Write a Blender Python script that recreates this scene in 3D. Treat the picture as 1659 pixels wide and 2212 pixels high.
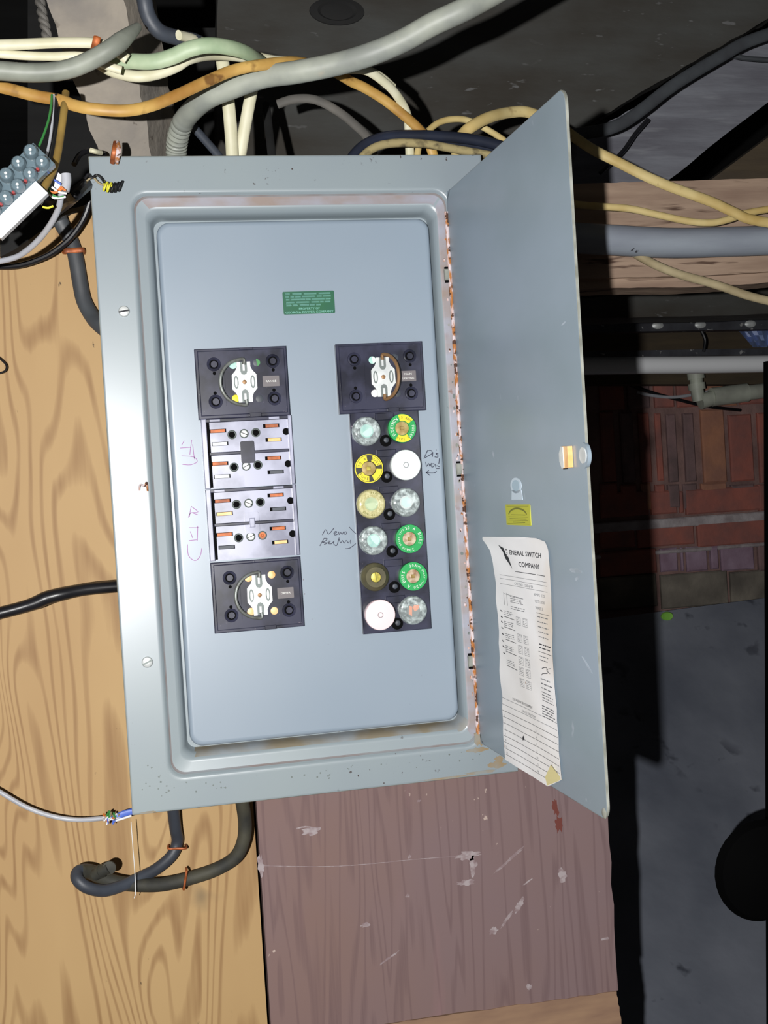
import bpy, bmesh, math, random
from mathutils import Vector, Matrix
random.seed(7)
for o in list(bpy.data.objects): bpy.data.objects.remove(o, do_unlink=True)
SC = bpy.context.scene
COL = SC.collection
ZO = 1.5                      # height of the top edge of the panel cover above the floor
# ------------------------------------------------------------------ camera
F = 2537.0
RM = Matrix(((0.9778214644971205, -0.19992192021287888, -0.06242122545338004),
             (-0.06502450833458494, -0.006475278070738527, -0.9978626579293125),
             (0.19909042388962836, 0.9797904350381779, -0.019331490453304227)))   # rows: right, down, forward
CP = Vector((0.0297, -1.1133, -0.3223 + ZO))
cam_d = bpy.data.cameras.new('camera'); cam = bpy.data.objects.new('camera', cam_d); COL.objects.link(cam)
cam_d.sensor_fit = 'HORIZONTAL'; cam_d.sensor_width = 36.0; cam_d.lens = 36.0 * F / 1659.0
cam_d.clip_start = 0.01; cam_d.clip_end = 50
r_, d_, f_ = RM[0], RM[1], RM[2]
m3 = Matrix((r_, -d_, -f_)).transposed()
cam.matrix_world = Matrix.Translation(CP) @ m3.to_4x4()
SC.camera = cam
# ------------------------------------------------------------------ light (the lamp beside the lens) and world
LP = CP + RM.transposed() @ Vector((-0.1036, 0.024, -0.171))
ld = bpy.data.lights.new('flash_lamp', 'POINT'); ld.energy = 88; ld.shadow_soft_size = 0.007; ld.color = (1.0, 0.99, 0.975)
lo = bpy.data.objects.new('flash_lamp', ld); COL.objects.link(lo); lo.location = LP
w = bpy.data.worlds.new('world'); SC.world = w; w.use_nodes = True
w.node_tree.nodes['Background'].inputs[0].default_value = (0.75, 0.85, 1, 1)
w.node_tree.nodes['Background'].inputs[1].default_value = 0.012
SC.view_settings.view_transform = 'Standard'; SC.view_settings.look = 'None'
SC.view_settings.exposure = 0.0; SC.view_settings.gamma = 1.0; SC.view_settings.use_curve_mapping = False

# ------------------------------------------------------------------ helpers
def at(px, py, Y):
    """point of the plane y=Y seen at this place of the photograph"""
    d = RM.transposed() @ Vector(((px - 829.5) / F, (py - 1106) / F, 1))
    return CP + d * ((Y - CP.y) / d.y)
def S(r, g, b, k=1.0):
    f = lambda c: (c / 255 / 12.92) if c <= 10 else ((c / 255 + .055) / 1.055) ** 2.4
    return (f(r) * k, f(g) * k, f(b) * k, 1)
def mat(name, c1, c2=None, sc=(20, 20, 20), det=4, rough=.5, metal=0, bump=0, lo=.35, hi=.65, spots=(), alpha=1, coat=0, dist=0, bsc=None, spec=.5, grain=None):
    m = bpy.data.materials.new(name); m.use_nodes = True
    nt = m.node_tree; N = nt.nodes; L = nt.links; b = N['Principled BSDF']
    b.inputs['Base Color'].default_value = c1; b.inputs['Roughness'].default_value = rough
    b.inputs['Metallic'].default_value = metal; b.inputs['Alpha'].default_value = alpha
    b.inputs['Coat Weight'].default_value = coat; b.inputs['Specular IOR Level'].default_value = spec
    tc = N.new('ShaderNodeTexCoord')
    def noise(s, d, dd=0, off=0):
        mp = N.new('ShaderNodeMapping'); mp.inputs['Scale'].default_value = s; mp.inputs['Location'].default_value = (off, off * 1.7, off * .6)
        L.new(tc.outputs['Object'], mp.inputs[0])
        n = N.new('ShaderNodeTexNoise'); n.inputs['Scale'].default_value = 1; n.inputs['Detail'].default_value = d; n.inputs['Distortion'].default_value = dd
        L.new(mp.outputs[0], n.inputs['Vector']); return n.outputs['Fac']
    def ramp(src, a, z):
        r = N.new('ShaderNodeMapRange'); r.inputs[1].default_value = a; r.inputs[2].default_value = z; L.new(src, r.inputs[0]); return r.outputs[0]
    def mix(fac, a, bb):
        x = N.new('ShaderNodeMix'); x.data_type = 'RGBA'; L.new(fac, x.inputs[0])
        for i, v in ((6, a), (7, bb)):
            if isinstance(v, tuple): x.inputs[i].default_value = v
            else: L.new(v, x.inputs[i])
        return x.outputs[2]
    def math_(op, a, bb):
        x = N.new('ShaderNodeMath'); x.operation = op
        for i, v in ((0, a), (1, bb)):
            if isinstance(v, (int, float)): x.inputs[i].default_value = v
            else: L.new(v, x.inputs[i])
        return x.outputs[0]
    colr = c1
    if c2:
        colr = mix(ramp(noise(sc, det, dist), lo, hi), c1, c2)
    if grain:      # (scale vec, rings, colour, strength lo, hi): contour lines of a stretched noise, as in plain sawn veneer
        gs, rings, gc, a, z = grain
        n = noise(gs, 1.8, .7, 3.1)
        s1 = math_('SINE', math_('MULTIPLY', n, rings), 0)
        fine = noise((gs[0] * 22, gs[1] * 6, gs[2] * 5), 3, 0, 5)
        s2 = math_('ADD', s1, math_('MULTIPLY', math_('SUBTRACT', fine, .5), 1.6))
        colr = mix(math_('MULTIPLY', ramp(s2, a, z), .8), colr, gc)
    for i, (ss, th, wd, scol, msc, mth) in enumerate(spots):      # speckles of rust, dirt and scratches
        a = ramp(noise(ss, 3, 0, 7.3 + i * 3), th, th + wd)
        k = ramp(noise(msc, 2, 0, 2.2 + i * 5), mth, mth + .1)
        colr = mix(math_('MULTIPLY', a, k), colr, scol)
    if not isinstance(colr, tuple): L.new(colr, b.inputs['Base Color'])
    if bump:
        bn = N.new('ShaderNodeBump'); bn.inputs['Strength'].default_value = 1; bn.inputs['Distance'].default_value = bump
        L.new(noise(bsc or tuple(v * 2 for v in sc), 4), bn.inputs['Height']); L.new(bn.outputs[0], b.inputs['Normal'])
    return m
def emptyfont():
    c = bpy.data.curves.new('lettering', 'FONT'); return c
_tc = {}
def text_geo(s, narrow=1.0):
    """flat letter outlines, centred, cap height 1"""
    if s in _tc: return _tc[s]
    c = bpy.data.curves.new('t', 'FONT'); c.body = s; c.size = 1.4; c.resolution_u = 2; c.align_x = 'CENTER'; c.align_y = 'BOTTOM_BASELINE'
    o = bpy.data.objects.new('t', c); COL.objects.link(o); bpy.context.view_layer.update()
    me = o.to_mesh(); V = [(v.co.x, v.co.y) for v in me.vertices]; P = [tuple(p.vertices) for p in me.polygons]
    o.to_mesh_clear(); bpy.data.objects.remove(o); bpy.data.curves.remove(c)
    _tc[s] = (V, P); return V, P
class MB:
    def __init__(s): s.v = []; s.f = []; s.m = []
    def add(s, vs, fs, mi=0):
        n = len(s.v); s.v += [tuple(v) for v in vs]; s.f += [tuple(i + n for i in f) for f in fs]; s.m += [mi] * len(fs); return s
    def box(s, a, b, mi=0):
        x0, y0, z0 = [min(p, q) for p, q in zip(a, b)]; x1, y1, z1 = [max(p, q) for p, q in zip(a, b)]
        return s.add([(x0, y0, z0), (x1, y0, z0), (x1, y1, z0), (x0, y1, z0), (x0, y0, z1), (x1, y0, z1), (x1, y1, z1), (x0, y1, z1)],
                     [(0, 3, 2, 1), (4, 5, 6, 7), (0, 1, 5, 4), (1, 2, 6, 5), (2, 3, 7, 6), (3, 0, 4, 7)], mi)
    def bbox(s, a, b, e=.0006, mi=0):
        """box whose front (-y) edges are chamfered"""
        x0, y0, z0 = [min(p, q) for p, q in zip(a, b)]; x1, y1, z1 = [max(p, q) for p, q in zip(a, b)]
        v = [(x0 + e, y0, z0 + e), (x1 - e, y0, z0 + e), (x1 - e, y0, z1 - e), (x0 + e, y0, z1 - e),
             (x0, y0 + e, z0), (x1, y0 + e, z0), (x1, y0 + e, z1), (x0, y0 + e, z1),
             (x0, y1, z0), (x1, y1, z0), (x1, y1, z1), (x0, y1, z1)]
        f = [(0, 1, 2, 3), (11, 10, 9, 8)]
        for k in (0, 4):
            for i in range(4):
                j = (i + 1) % 4; f.append((k + i, k + 4 + i, k + 4 + j, k + j))
        return s.add(v, f, mi)
    def lathe(s, c, prof, n=28, mi=0, sx=1, sz=1, cap=True, ax=None):
        """profile of (radius, height) turned about -y from the centre c"""
        c = Vector(c); A = Vector((0, -1, 0)) if ax is None else Vector(ax).normalized()
        U = Vector((1, 0, 0)) if abs(A.x) < .9 else Vector((0, 0, 1)); W = A.cross(U).normalized(); U = W.cross(A).normalized()
        vs = []
        for r, h in prof:
            for i in range(n):
                a = 2 * math.pi * i / n; vs.append(c + A * h + U * (r * sx * math.cos(a)) + W * (r * sz * math.sin(a)))
        fs = []
        for k in range(len(prof) - 1):
            for i in range(n):
                j = (i + 1) % n; fs.append((k * n + i, k * n + j, (k + 1) * n + j, (k + 1) * n + i))
        if cap:
            fs.append(tuple(range((len(prof) - 1) * n, len(prof) * n))); fs.append(tuple(reversed(range(n))))
        return s.add(vs, fs, mi)
    def prism(s, pts, y0, y1, mi=0, fn=None):
        """outline in (x,z) given thickness between y0 (front) and y1; fn maps (x,y,z)"""
        fn = fn or (lambda x, y, z: (x, y, z)); n = len(pts)
        v = [fn(x, y0, z) for x, z in pts] + [fn(x, y1, z) for x, z in pts]
        f = [tuple(range(n)), tuple(reversed(range(n, 2 * n)))] + [(i, i + n, (i + 1) % n + n, (i + 1) % n) for i in range(n)]
        return s.add(v, f, mi)
    def tube(s, pts, r, t=None, n=12, mi=0, hint=(0, -1, 0), res=8, cap=True, rfn=None, closed=False):
        P = spline([Vector(p) for p in pts], res) if res > 1 else [Vector(p) for p in pts]
        t = r if t is None else t; K = len(P); vs = []; h = Vector(hint); lastS = None
        for i, p in enumerate(P):
            T = (P[min(i + 1, K - 1)] - P[max(i - 1, 0)]); T = T.normalized() if T.length > 1e-9 else Vector((1, 0, 0))
            Sd = T.cross(h)
            Sd = Sd.normalized() if Sd.length > .08 else (lastS or Vector((1, 0, 0)))
            if lastS and Sd.dot(lastS) < 0: Sd = -Sd
            lastS = Sd; Nn = Sd.cross(T).normalized()
            k = rfn(i / (K - 1)) if rfn else 1
            for j in range(n):
                a = 2 * math.pi * j / n; vs.append(p + Sd * (r * k * math.cos(a)) + Nn * (t * k * math.sin(a)))
        fs = [(i * n + j, i * n + (j + 1) % n, (i + 1) * n + (j + 1) % n, (i + 1) * n + j) for i in range(K - 1) for j in range(n)]
        if cap: fs += [tuple(reversed(range(n))), tuple(range((K - 1) * n, K * n))]
        return s.add(vs, fs, mi)
    def text(s, st, size, fn, mi=0, sx=1.0):
        """letters of this cap height; fn(u, v) gives the point in space"""
        V, P = text_geo(st)
        return s.add([fn(x * size * sx, y * size) for x, y in V], P, mi)
    def stroke(s, pts, wd, fn, mi=0, res=3):
        """pen line of width wd through (u, v) points"""
        P = spline([Vector((a, b, 0)) for a, b in pts], res) if len(pts) > 2 else [Vector((a, b, 0)) for a, b in pts]
        vs = []; K = len(P)
        for i, p in enumerate(P):
            T = (P[min(i + 1, K - 1)] - P[max(i - 1, 0)]).normalized(); n = Vector((-T.y, T.x, 0)) * wd / 2
            vs += [fn(p.x + n.x, p.y + n.y), fn(p.x - n.x, p.y - n.y)]
        return s.add(vs, [(2 * i, 2 * i + 1, 2 * i + 3, 2 * i + 2) for i in range(K - 1)], mi)
    def build(s, name, mats, parent=None, origin=(0, 0, 0), smooth=True, label=None, ang=35):
        mats = mats if isinstance(mats, (list, tuple)) else [mats]
        o_ = Vector(origin)
        me = bpy.data.meshes.new(name); me.from_pydata([tuple(Vector(v) - o_) for v in s.v], [], s.f)
        for m in mats: me.materials.append(m)
        for p, mi in zip(me.polygons, s.m): p.material_index = mi
        bm = bmesh.new(); bm.from_mesh(me); bmesh.ops.recalc_face_normals(bm, faces=bm.faces) if s.recalc else None
        if smooth:
            for e in bm.edges: e.smooth = (len(e.link_faces) == 2 and e.calc_face_angle(0) < math.radians(ang))
            for f in bm.faces: f.smooth = True
        bm.to_mesh(me); bm.free()
        o = bpy.data.objects.new(name, me); COL.objects.link(o); o.location = o_
        if parent: o.parent = parent
        if label: o['label'] = label
        return o
    recalc = True
def spline(P, res):
    out = []
    for i in range(len(P) - 1):
        a, b, c, d = P[max(i - 1, 0)], P[i], P[i + 1], P[min(i + 2, len(P) - 1)]
        for k in range(res):
            t = k / res
            out.append(.5 * ((2 * b) + (c - a) * t + (2 * a - 5 * b + 4 * c - d) * t * t + (3 * b - a - 3 * c + d) * t ** 3))
    out.append(P[-1]); return out
def tag(o, label, cat, group=None, kind=None):
    o['label'] = label; o['category'] = cat
    if group: o['group'] = group
    if kind: o['kind'] = kind
    return o
def thing(name, loc, label, cat, group=None):
    o = bpy.data.objects.new(name, None); COL.objects.link(o); o.location = loc; o.empty_display_size = .02
    return tag(o, label, cat, group)
def struct(o): o['kind'] = 'structure'; return o
def rrect(x0, x1, z0, z1, r, n=6):
    """rounded rectangle outline, z0 top, z1 bottom"""
    pts = []
    for cx, cz, a0 in ((x1 - r, z0 - r, 90), (x1 - r, z1 + r, 0), (x0 + r, z1 + r, -90), (x0 + r, z0 - r, 180)):
        for i in range(n + 1):
            a = math.radians(a0 - 90 * i / n); pts.append((cx + r * math.cos(a), cz + r * math.sin(a)))
    return pts
def circ(cx, cz, r, n=20): return [(cx + r * math.cos(2 * math.pi * i / n), cz + r * math.sin(2 * math.pi * i / n)) for i in range(n)]

# ------------------------------------------------------------------ materials
RUST = S(120, 72, 42)
M = {}
M['paint'] = mat('grey_enamel', S(146, 157, 160), S(138, 149, 157), (4, 4, 4), 3, .34, spec=.8, spots=[
    ((170, 170, 170), .69, .03, S(70, 60, 58), (7, 7, 7), .56), ((30, 30, 30), .64, .14, S(150, 140, 130), (5, 5, 5), .55)])
M['plate'] = mat('grey_blue_enamel', S(143, 156, 169), S(137, 151, 165), (5, 5, 5), 3, .36, spec=.75, spots=[
    ((230, 230, 230), .72, .03, S(90, 75, 80), (9, 9, 9), .58)])
M['doorpaint'] = mat('door_enamel', S(146, 160, 174), S(134, 150, 160), (5, 5, 9), 4, .36, bump=.0004, bsc=(9, 9, 9), spots=[
    ((55, 55, 40), .68, .08, S(176, 184, 196), (6, 6, 6), .5)])
M['edge'] = mat('worn_edge', S(158, 160, 152), S(118, 120, 112), (60, 60, 60), 3, .5)
M['rim'] = mat('dusty_rim', S(150, 152, 165), S(140, 124, 116), (22, 22, 40), 4, .5, spots=[((90, 90, 90), .6, .1, RUST, (14, 14, 14), .55)])
M['dusty'] = mat('dusty_enamel', S(134, 124, 104), S(146, 152, 156), (16, 16, 16), 4, .7, lo=.42, hi=.6)
M['stain'] = mat('rusty_stain', S(146, 124, 90), S(140, 142, 138), (40, 40, 40), 4, .7, lo=.4, hi=.64)
M['glint'] = mat('painted_glint', S(186, 196, 208), S(150, 162, 174), (60, 60, 90), 3, .3, .2, lo=.4, hi=.6)  # glints of light on the door, put into a pale colour
M['rust'] = mat('rust', S(176, 112, 56), S(214, 198, 200), (260, 260, 110), 4, .8, lo=.42, hi=.56, bump=.0006, spots=[((200, 200, 200), .55, .05, S(80, 50, 35), (20, 20, 20), .3)])
M['rustshade'] = mat('rust_and_shade_line', S(124, 110, 106), S(130, 134, 138), (30, 30, 30), 4, .8, lo=.3, hi=.6)  # crease line: rust tint, plus grey for the shaded left crease
M['blk'] = mat('black_bakelite', S(34, 35, 48), S(56, 57, 76), (40, 40, 40), 3, .28, lo=.42, hi=.6, spots=[((300, 300, 300), .7, .04, S(120, 110, 120), (20, 20, 20), .5)])
M['blk_sheen'] = mat('sheen_bakelite', S(118, 120, 142), S(176, 178, 200), (26, 26, 26), 5, .3, spec=1, lo=.4, hi=.62)  # black bakelite whose bright sheen is put into the pale colour
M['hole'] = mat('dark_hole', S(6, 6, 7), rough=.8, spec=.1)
M['copper'] = mat('copper', S(190, 105, 55), S(130, 70, 40), (90, 90, 90), 3, .5, .3)
M['brass'] = mat('bright_copper', S(250, 205, 150), S(240, 180, 110), (90, 90, 90), 3, .45, .1)
M['zinc'] = mat('zinc_plate', S(225, 228, 226), S(200, 204, 204), (80, 80, 80), 3, .45, .25)
M['zincd'] = mat('zinc_shade', S(112, 120, 118), rough=.5, metal=.3)
M['steelwire'] = mat('steel_wire', S(140, 145, 142), S(112, 112, 106), (120, 120, 120), 3, .35, .5)
M['rivet'] = mat('rivet', S(150, 115, 80), rough=.5, metal=.4)
M['greyplate'] = mat('grey_nameplate', S(112, 106, 108), rough=.55)
M['wht'] = mat('white_print', S(235, 235, 230), rough=.6)
M['ink'] = mat('black_ink', S(42, 42, 48), rough=.7)
M['inkg'] = mat('grey_print', S(120, 122, 126), rough=.8)
M['pen'] = mat('marker_ink', S(34, 36, 60), rough=.6)
M['purple'] = mat('purple_crayon', S(168, 110, 170), rough=.8)
M['grnlab'] = mat('green_label', S(20, 88, 70), S(24, 94, 60), (30, 30, 30), 2, .45)
M['minttxt'] = mat('mint_print', S(130, 192, 178), rough=.6)
M['yellab'] = mat('yellow_label', S(196, 196, 66), rough=.6)
M['olive'] = mat('olive_print', S(120, 122, 44), rough=.6)
M['paper'] = mat('paper', S(252, 252, 254), S(240, 238, 236), (10, 10, 10), 4, .85, spots=[((8, 8, 8), .55, .2, S(224, 206, 182), (4, 4, 4), .5), ((90, 90, 90), .71, .04, S(150, 110, 80), (5, 5, 5), .5)])
M['paperb'] = mat('paper_back', S(214, 204, 150), rough=.9)
M['silver'] = mat('silver_sticker', S(206, 220, 232), rough=.5)
M['silver2'] = mat('silver_sticker_shade', S(166, 190, 206), rough=.4)
M['glass'] = mat('fuse_glass', S(225, 235, 235), rough=.06, alpha=.22, spec=1, coat=.6)
M['glassy'] = mat('yellowed_glass', S(226, 216, 150), rough=.08, alpha=.4, spec=1)
M['fring'] = mat('fuse_inner', S(78, 88, 88), S(220, 232, 230), (170, 170, 170), 2, .25, .3, lo=.42, hi=.68, bump=.0005)
M['fringy'] = mat('fuse_inner_yellow', S(176, 170, 120), S(226, 224, 190), (220, 160, 220), 3, .3, .1, bump=.001)
M['teal'] = mat('mint_card', S(140, 200, 190), S(190, 225, 212), (120, 120, 120), 2, .5)
M['tealb'] = mat('pale_mint_card', S(206, 240, 228), rough=.5)
M['orng'] = mat('orange_card', S(226, 140, 95), rough=.5)
M['fgreen'] = mat('fuse_green', S(20, 160, 80), rough=.5)
M['fyel'] = mat('fuse_yellow', S(232, 214, 40), rough=.5)
M['fblk'] = mat('fuse_black', S(44, 42, 26), rough=.5)
M['fwhite'] = mat('white_ceramic', S(232, 240, 238), rough=.45)
M['fpink'] = mat('pink_ceramic', S(244, 218, 220), rough=.45)
M['mica'] = mat('mica', S(150, 124, 70), S(186, 166, 110), (150, 150, 150), 3, .35, .3)
M['mica2'] = mat('mica_pale', S(214, 196, 170), S(150, 110, 80), (170, 170, 170), 3, .3, .3)
M['fbrass'] = mat('dull_brass', S(118, 112, 84), S(96, 92, 74), (60, 60, 60), 3, .3, .4)
M['fbrassb'] = mat('bright_brass', S(210, 196, 90), S(170, 156, 70), (200, 200, 200), 2, .35, .3)
M['ply'] = mat('tan_plywood', S(186, 154, 108), S(174, 140, 96), (5, 5, 2), 4, .6, spec=.3,
    grain=((6.5, 6.5, 1.5), 190, S(134, 98, 62), .15, 1.45), spots=[((14, 14, 9), .66, .1, S(96, 88, 74), (4, 4, 4), .55), ((120, 120, 60), .72, .03, S(50, 40, 32), (6, 6, 6), .52)])
M['purp'] = mat('purple_board', S(130, 109, 110), S(134, 106, 94), (3, 3, 2), 4, .7, spec=.3,
    grain=((26, 26, 1.5), 60, S(102, 80, 82), .1, 2.0), spots=[((30, 30, 4), .62, .1, S(140, 112, 112), (6, 6, 3), .45), ((110, 110, 90), .72, .03, S(190, 170, 160), (5, 5, 5), .45)])
M['barewood'] = mat('bare_wood', S(164, 132, 104), S(134, 104, 86), (9, 9, 40), 4, .75)
M['scuff'] = mat('white_scuff', S(172, 160, 162), S(142, 122, 124), (90, 90, 120), 4, .8, lo=.42, hi=.58)
M['redsp'] = mat('red_stain', S(112, 58, 50), rough=.8)
M['timber'] = mat('brown_timber', S(172, 148, 128), S(140, 116, 100), (6, 30, 60), 5, .8, bump=.0015, spots=[((12, 60, 120), .62, .06, S(88, 66, 54), (9, 9, 9), .45)])
M['joist'] = mat('pale_joist', S(160, 151, 138), S(124, 119, 114), (14, 14, 14), 5, .9, bump=.004, spots=[((60, 60, 60), .66, .05, S(80, 70, 60), (8, 8, 8), .4)])
M['dk'] = mat('dark_timber', S(74, 75, 73), S(58, 54, 48), (5, 14, 14), 5, .85, bump=.003, spots=[((30, 60, 90), .68, .05, S(104, 104, 104), (7, 7, 7), .45)])
M['dk2'] = mat('slate_timber', S(122, 124, 132), S(98, 98, 106), (6, 20, 40), 5, .85, bump=.003, spots=[((10, 50, 100), .62, .2, S(140, 142, 148), (7, 7, 7), .45)])
M['dk3'] = mat('olive_timber', S(84, 72, 54), S(70, 60, 48), (6, 20, 40), 5, .85, bump=.003)
M['vdk'] = mat('near_black_wood', S(34, 34, 34), S(24, 24, 24), (6, 20, 30), 4, .9)  # near-black wood for walls, ceiling and dark boards
M['brickA'] = mat('brick_red', S(186, 112, 98), S(152, 104, 98), (14, 14, 14), 5, .9, bump=.004)
M['brickB'] = mat('brick_orange', S(196, 138, 108), S(172, 124, 106), (14, 14, 14), 5, .9, bump=.004)
M['brickC'] = mat('brick_smoked', S(152, 122, 122), S(122, 102, 102), (16, 16, 16), 5, .9, bump=.004)
M['brickD'] = mat('brick_violet', S(176, 152, 172), S(150, 122, 140), (14, 14, 14), 5, .9, bump=.004)
M['mortar'] = mat('mortar', S(162, 130, 124), S(132, 106, 102), (18, 18, 18), 5, .95, bump=.006)
M['joint'] = mat('pale_mortar', S(204, 196, 198), S(166, 154, 156), (18, 18, 18), 5, .95, bump=.006)
M['stone'] = mat('grey_stone', S(150, 142, 130), S(110, 104, 96), (10, 10, 10), 5, .95, bump=.006)
M['conc'] = mat('dark_concrete', S(150, 155, 168), S(118, 124, 138), (4, 4, 4), 6, .9, bump=.004, spots=[((16, 16, 16), .6, .08, S(84, 88, 100), (4, 4, 4), .5)])
M['soil'] = mat('packed_earth', S(70, 62, 56), S(50, 46, 42), (6, 6, 6), 5, .95)
def cab(name, a, b=None, rough=.5, sc=(30, 30, 30), **k): M[name] = mat(name, a, b, sc, 4, rough, **k)
cab('c_grey', S(166, 170, 158), S(138, 142, 136), spots=[((60, 60, 60), .62, .1, S(170, 164, 150), (9, 9, 9), .5)])
cab('c_grey2', S(154, 158, 146), S(126, 130, 120))
cab('c_white', S(226, 222, 196), S(206, 202, 170), spots=[((40, 40, 40), .64, .1, S(150, 140, 110), (8, 8, 8), .55)])
cab('c_green', S(186, 200, 168), S(150, 172, 138))
cab('c_orange', S(206, 168, 94), S(158, 112, 50), sc=(20, 20, 20), spots=[((60, 60, 60), .6, .1, S(120, 84, 40), (12, 12, 12), .5)])
cab('c_cream', S(222, 202, 144), S(190, 162, 98), sc=(16, 16, 16), spots=[((60, 60, 60), .64, .1, S(140, 110, 70), (12, 12, 12), .5)])
cab('c_dirty', S(160, 146, 104), S(60, 52, 38), .9, (70, 70, 90), lo=.5, hi=.7)
cab('c_tan', S(176, 162, 128), S(136, 120, 90), .8)
cab('c_slate', S(66, 72, 82), S(54, 58, 66))
cab('c_dusty', S(70, 68, 56), S(48, 48, 44), .7, (40, 40, 40))
cab('c_strap', S(70, 74, 78), S(60, 62, 66), .5)
cab('c_black', S(20, 20, 24), S(28, 28, 32), .32)
cab('c_lgrey', S(186, 188, 194), S(168, 170, 178), .4)
cab('c_dim', S(112, 108, 102), S(92, 90, 86), .7)
cab('c_gold', S(156, 128, 66), S(120, 96, 48), .6)
cab('c_blkb', S(40, 46, 62), S(34, 38, 50), .4)
for n_, c_ in (('w_green', S(60, 140, 70)), ('w_yellow', S(220, 214, 60)), ('w_orange', S(216, 120, 50)), ('w_blue', S(80, 110, 200)), ('w_white', S(235, 235, 235)), ('w_red', S(150, 40, 40))): M[n_] = mat(n_, c_, rough=.45)
M['pvc_grey'] = mat('grey_conduit', S(150, 158, 168), S(134, 140, 152), (8, 40, 40), 4, .5, spots=[((60, 60, 60), .7, .03, S(70, 70, 76), (9, 9, 9), .4)])
M['pvc_white'] = mat('white_pipe', S(250, 252, 255), rough=.35)
M['pvc_dull'] = mat('dull_pipe', S(206, 212, 196), S(170, 172, 160), (14, 14, 14), 4, .5)
M['iron'] = mat('dark_iron', S(84, 86, 92), S(66, 66, 72), (20, 20, 20), 4, .5, .2, spots=[((60, 60, 60), .66, .04, S(170, 170, 170), (9, 9, 9), .4)])
M['clear'] = mat('clear_plastic', S(120, 140, 150), rough=.12, spec=.8, coat=.5, alpha=.62)
M['whiteplastic'] = mat('white_plastic', S(235, 236, 240), rough=.4)
M['blueplastic'] = mat('pale_blue_plastic', S(160, 180, 225), S(130, 150, 200), (12, 12, 12), 3, .4)
M['lime'] = mat('lime_cap', S(150, 220, 90), rough=.5)

# ------------------------------------------------------------------ setting
b = MB().box((-2.2, -2.2, -.05), (3.6, 3.4, 0)); struct(b.build('floor', M['soil']))
b = MB().box((-2.2, -2.2, 2.05), (3.6, 3.4, 2.1)); struct(b.build('ceiling', M['vdk']))
b = MB().box((-2.2, -2.2, 0), (-2.1, 3.4, 2.1)); struct(b.build('wall_left', M['vdk']))
b = MB().box((-2.1, 3.3, 0), (3.6, 3.4, 2.1)); struct(b.build('wall_back', M['vdk']))
b = MB().box((3.5, -2.2, 0), (3.6, 3.3, 2.1)); struct(b.build('wall_right', M['vdk']))

def slab_px(name, corners, Y, th, m, label=None, cat=None, parent=None, jag=0, kind=None, tilt=None, uneven=0):
    """board whose front outline runs through these corners at distance Y, with real thickness"""
    pts = []
    n = len(corners)
    for i in range(n):
        a, c = corners[i], corners[(i + 1) % n]; k = 10 if jag else 1
        for j in range(k):
            t = j / k; q = [a[q_] + (c[q_] - a[q_]) * t for q_ in range(2)]
            if jag and j: q = [v + random.uniform(-jag, jag) for v in q]
            y = Y if tilt is None else Y + tilt(q)
            pts.append(at(q[0], q[1], y))
    o_ = pts[0].copy(); N = len(pts)
    vs = pts + [p + Vector((0, th, 0)) for p in pts]
    mb = MB().add(vs, [tuple(range(N)), tuple(reversed(range(N, 2 * N)))] + [(i, i + N, (i + 1) % N + N, (i + 1) % N) for i in range(N)])
    c = sum(pts, Vector()) / N
    o = mb.build(name, m, parent, origin=(0, 0, 0) if parent else c)
    if label: tag(o, label, cat)
    if kind: o['kind'] = kind
    return o
YW = .10                    # face of the plywood the panel hangs on
sx = at(560, 1900, YW).x; sz = at(560, 1900, YW).z
# plywood sheet, left
ptop = at(150, 452, YW).z
b = MB().box((-1.0, YW, .2), (sx - .0012, YW + .018, ptop))
struct(b.build('wall_plywood', M['ply']))
# purple board
rx = at(1322, 1990, YW)
lowz = at(1330, 2140, YW).z; lowz2 = at(830, 2212, YW).z
pur = MB()
N_ = 26; pts = [(sx + .0022, ptop - .25), (rx.x, ptop - .25)]
for i in range(N_ + 1):
    z = (ptop - .25) + (lowz - ptop + .25) * i / N_; pts.append((rx.x + random.uniform(-.0012, .0012) + .003 * i / N_, z))
pts += [(rx.x - .1, lowz - .002), (at(1000, 2185, YW).x, at(1000, 2185, YW).z), (at(830, 2212, YW).x, lowz2), (sx + .0022, at(560, 2250, YW).z)]
pur.prism(pts, YW, YW + .018)
def patch(mb, px, py, rx_, rz_, mi, ang=0, seed=0, y=YW - .0003):
    rr = random.Random(seed); p0 = at(px, py, y); n = 22; out = []
    for i in range(n):
        a = 2 * math.pi * i / n; k = rr.uniform(.55, 1.1); u = rx_ * k * math.cos(a) * .00047; v = rz_ * k * math.sin(a) * .00047
        c, s = math.cos(ang), math.sin(ang); out.append((p0.x + u * c - v * s, p0.z + u * s + v * c))
    mb.prism(out, y, y + .0002, mi)
for px, py, a, c, ang, sd in ((1010, 1848, 34, 12, 0, 1), (1022, 1870, 10, 26, 0, 2), (1008, 1906, 24, 8, 0, 3), (1215, 1890, 14, 18, 0, 4), (1100, 1858, 52, 4, .62, 5), (1122, 1955, 22, 8, 1.0, 6),
        (1095, 1985, 30, 4, .85, 16), (1065, 2010, 14, 10, .4, 7), (840, 2070, 30, 3, .5, 8), (880, 1935, 6, 5, 0, 9), (790, 1998, 12, 6, 0, 10), (672, 1795, 26, 10, 0, 11),
        (1143, 2132, 8, 9, 0, 12), (1306, 2028, 12, 4, 0, 13), (905, 1730, 6, 3, 0, 14), (563, 1870, 8, 26, 0, 15), (1140, 1905, 16, 2, .5, 17), (885, 1850, 5, 5, 0, 18)):
    patch(pur, px, py, a, c, 1, ang, sd)
patch(pur, 1208, 1780, 12, 22, 2, 0, 31); patch(pur, 1200, 1745, 8, 22, 2, .1, 32)
fnw = lambda a, c: (at(a, c, YW - .0004)[:])
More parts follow.
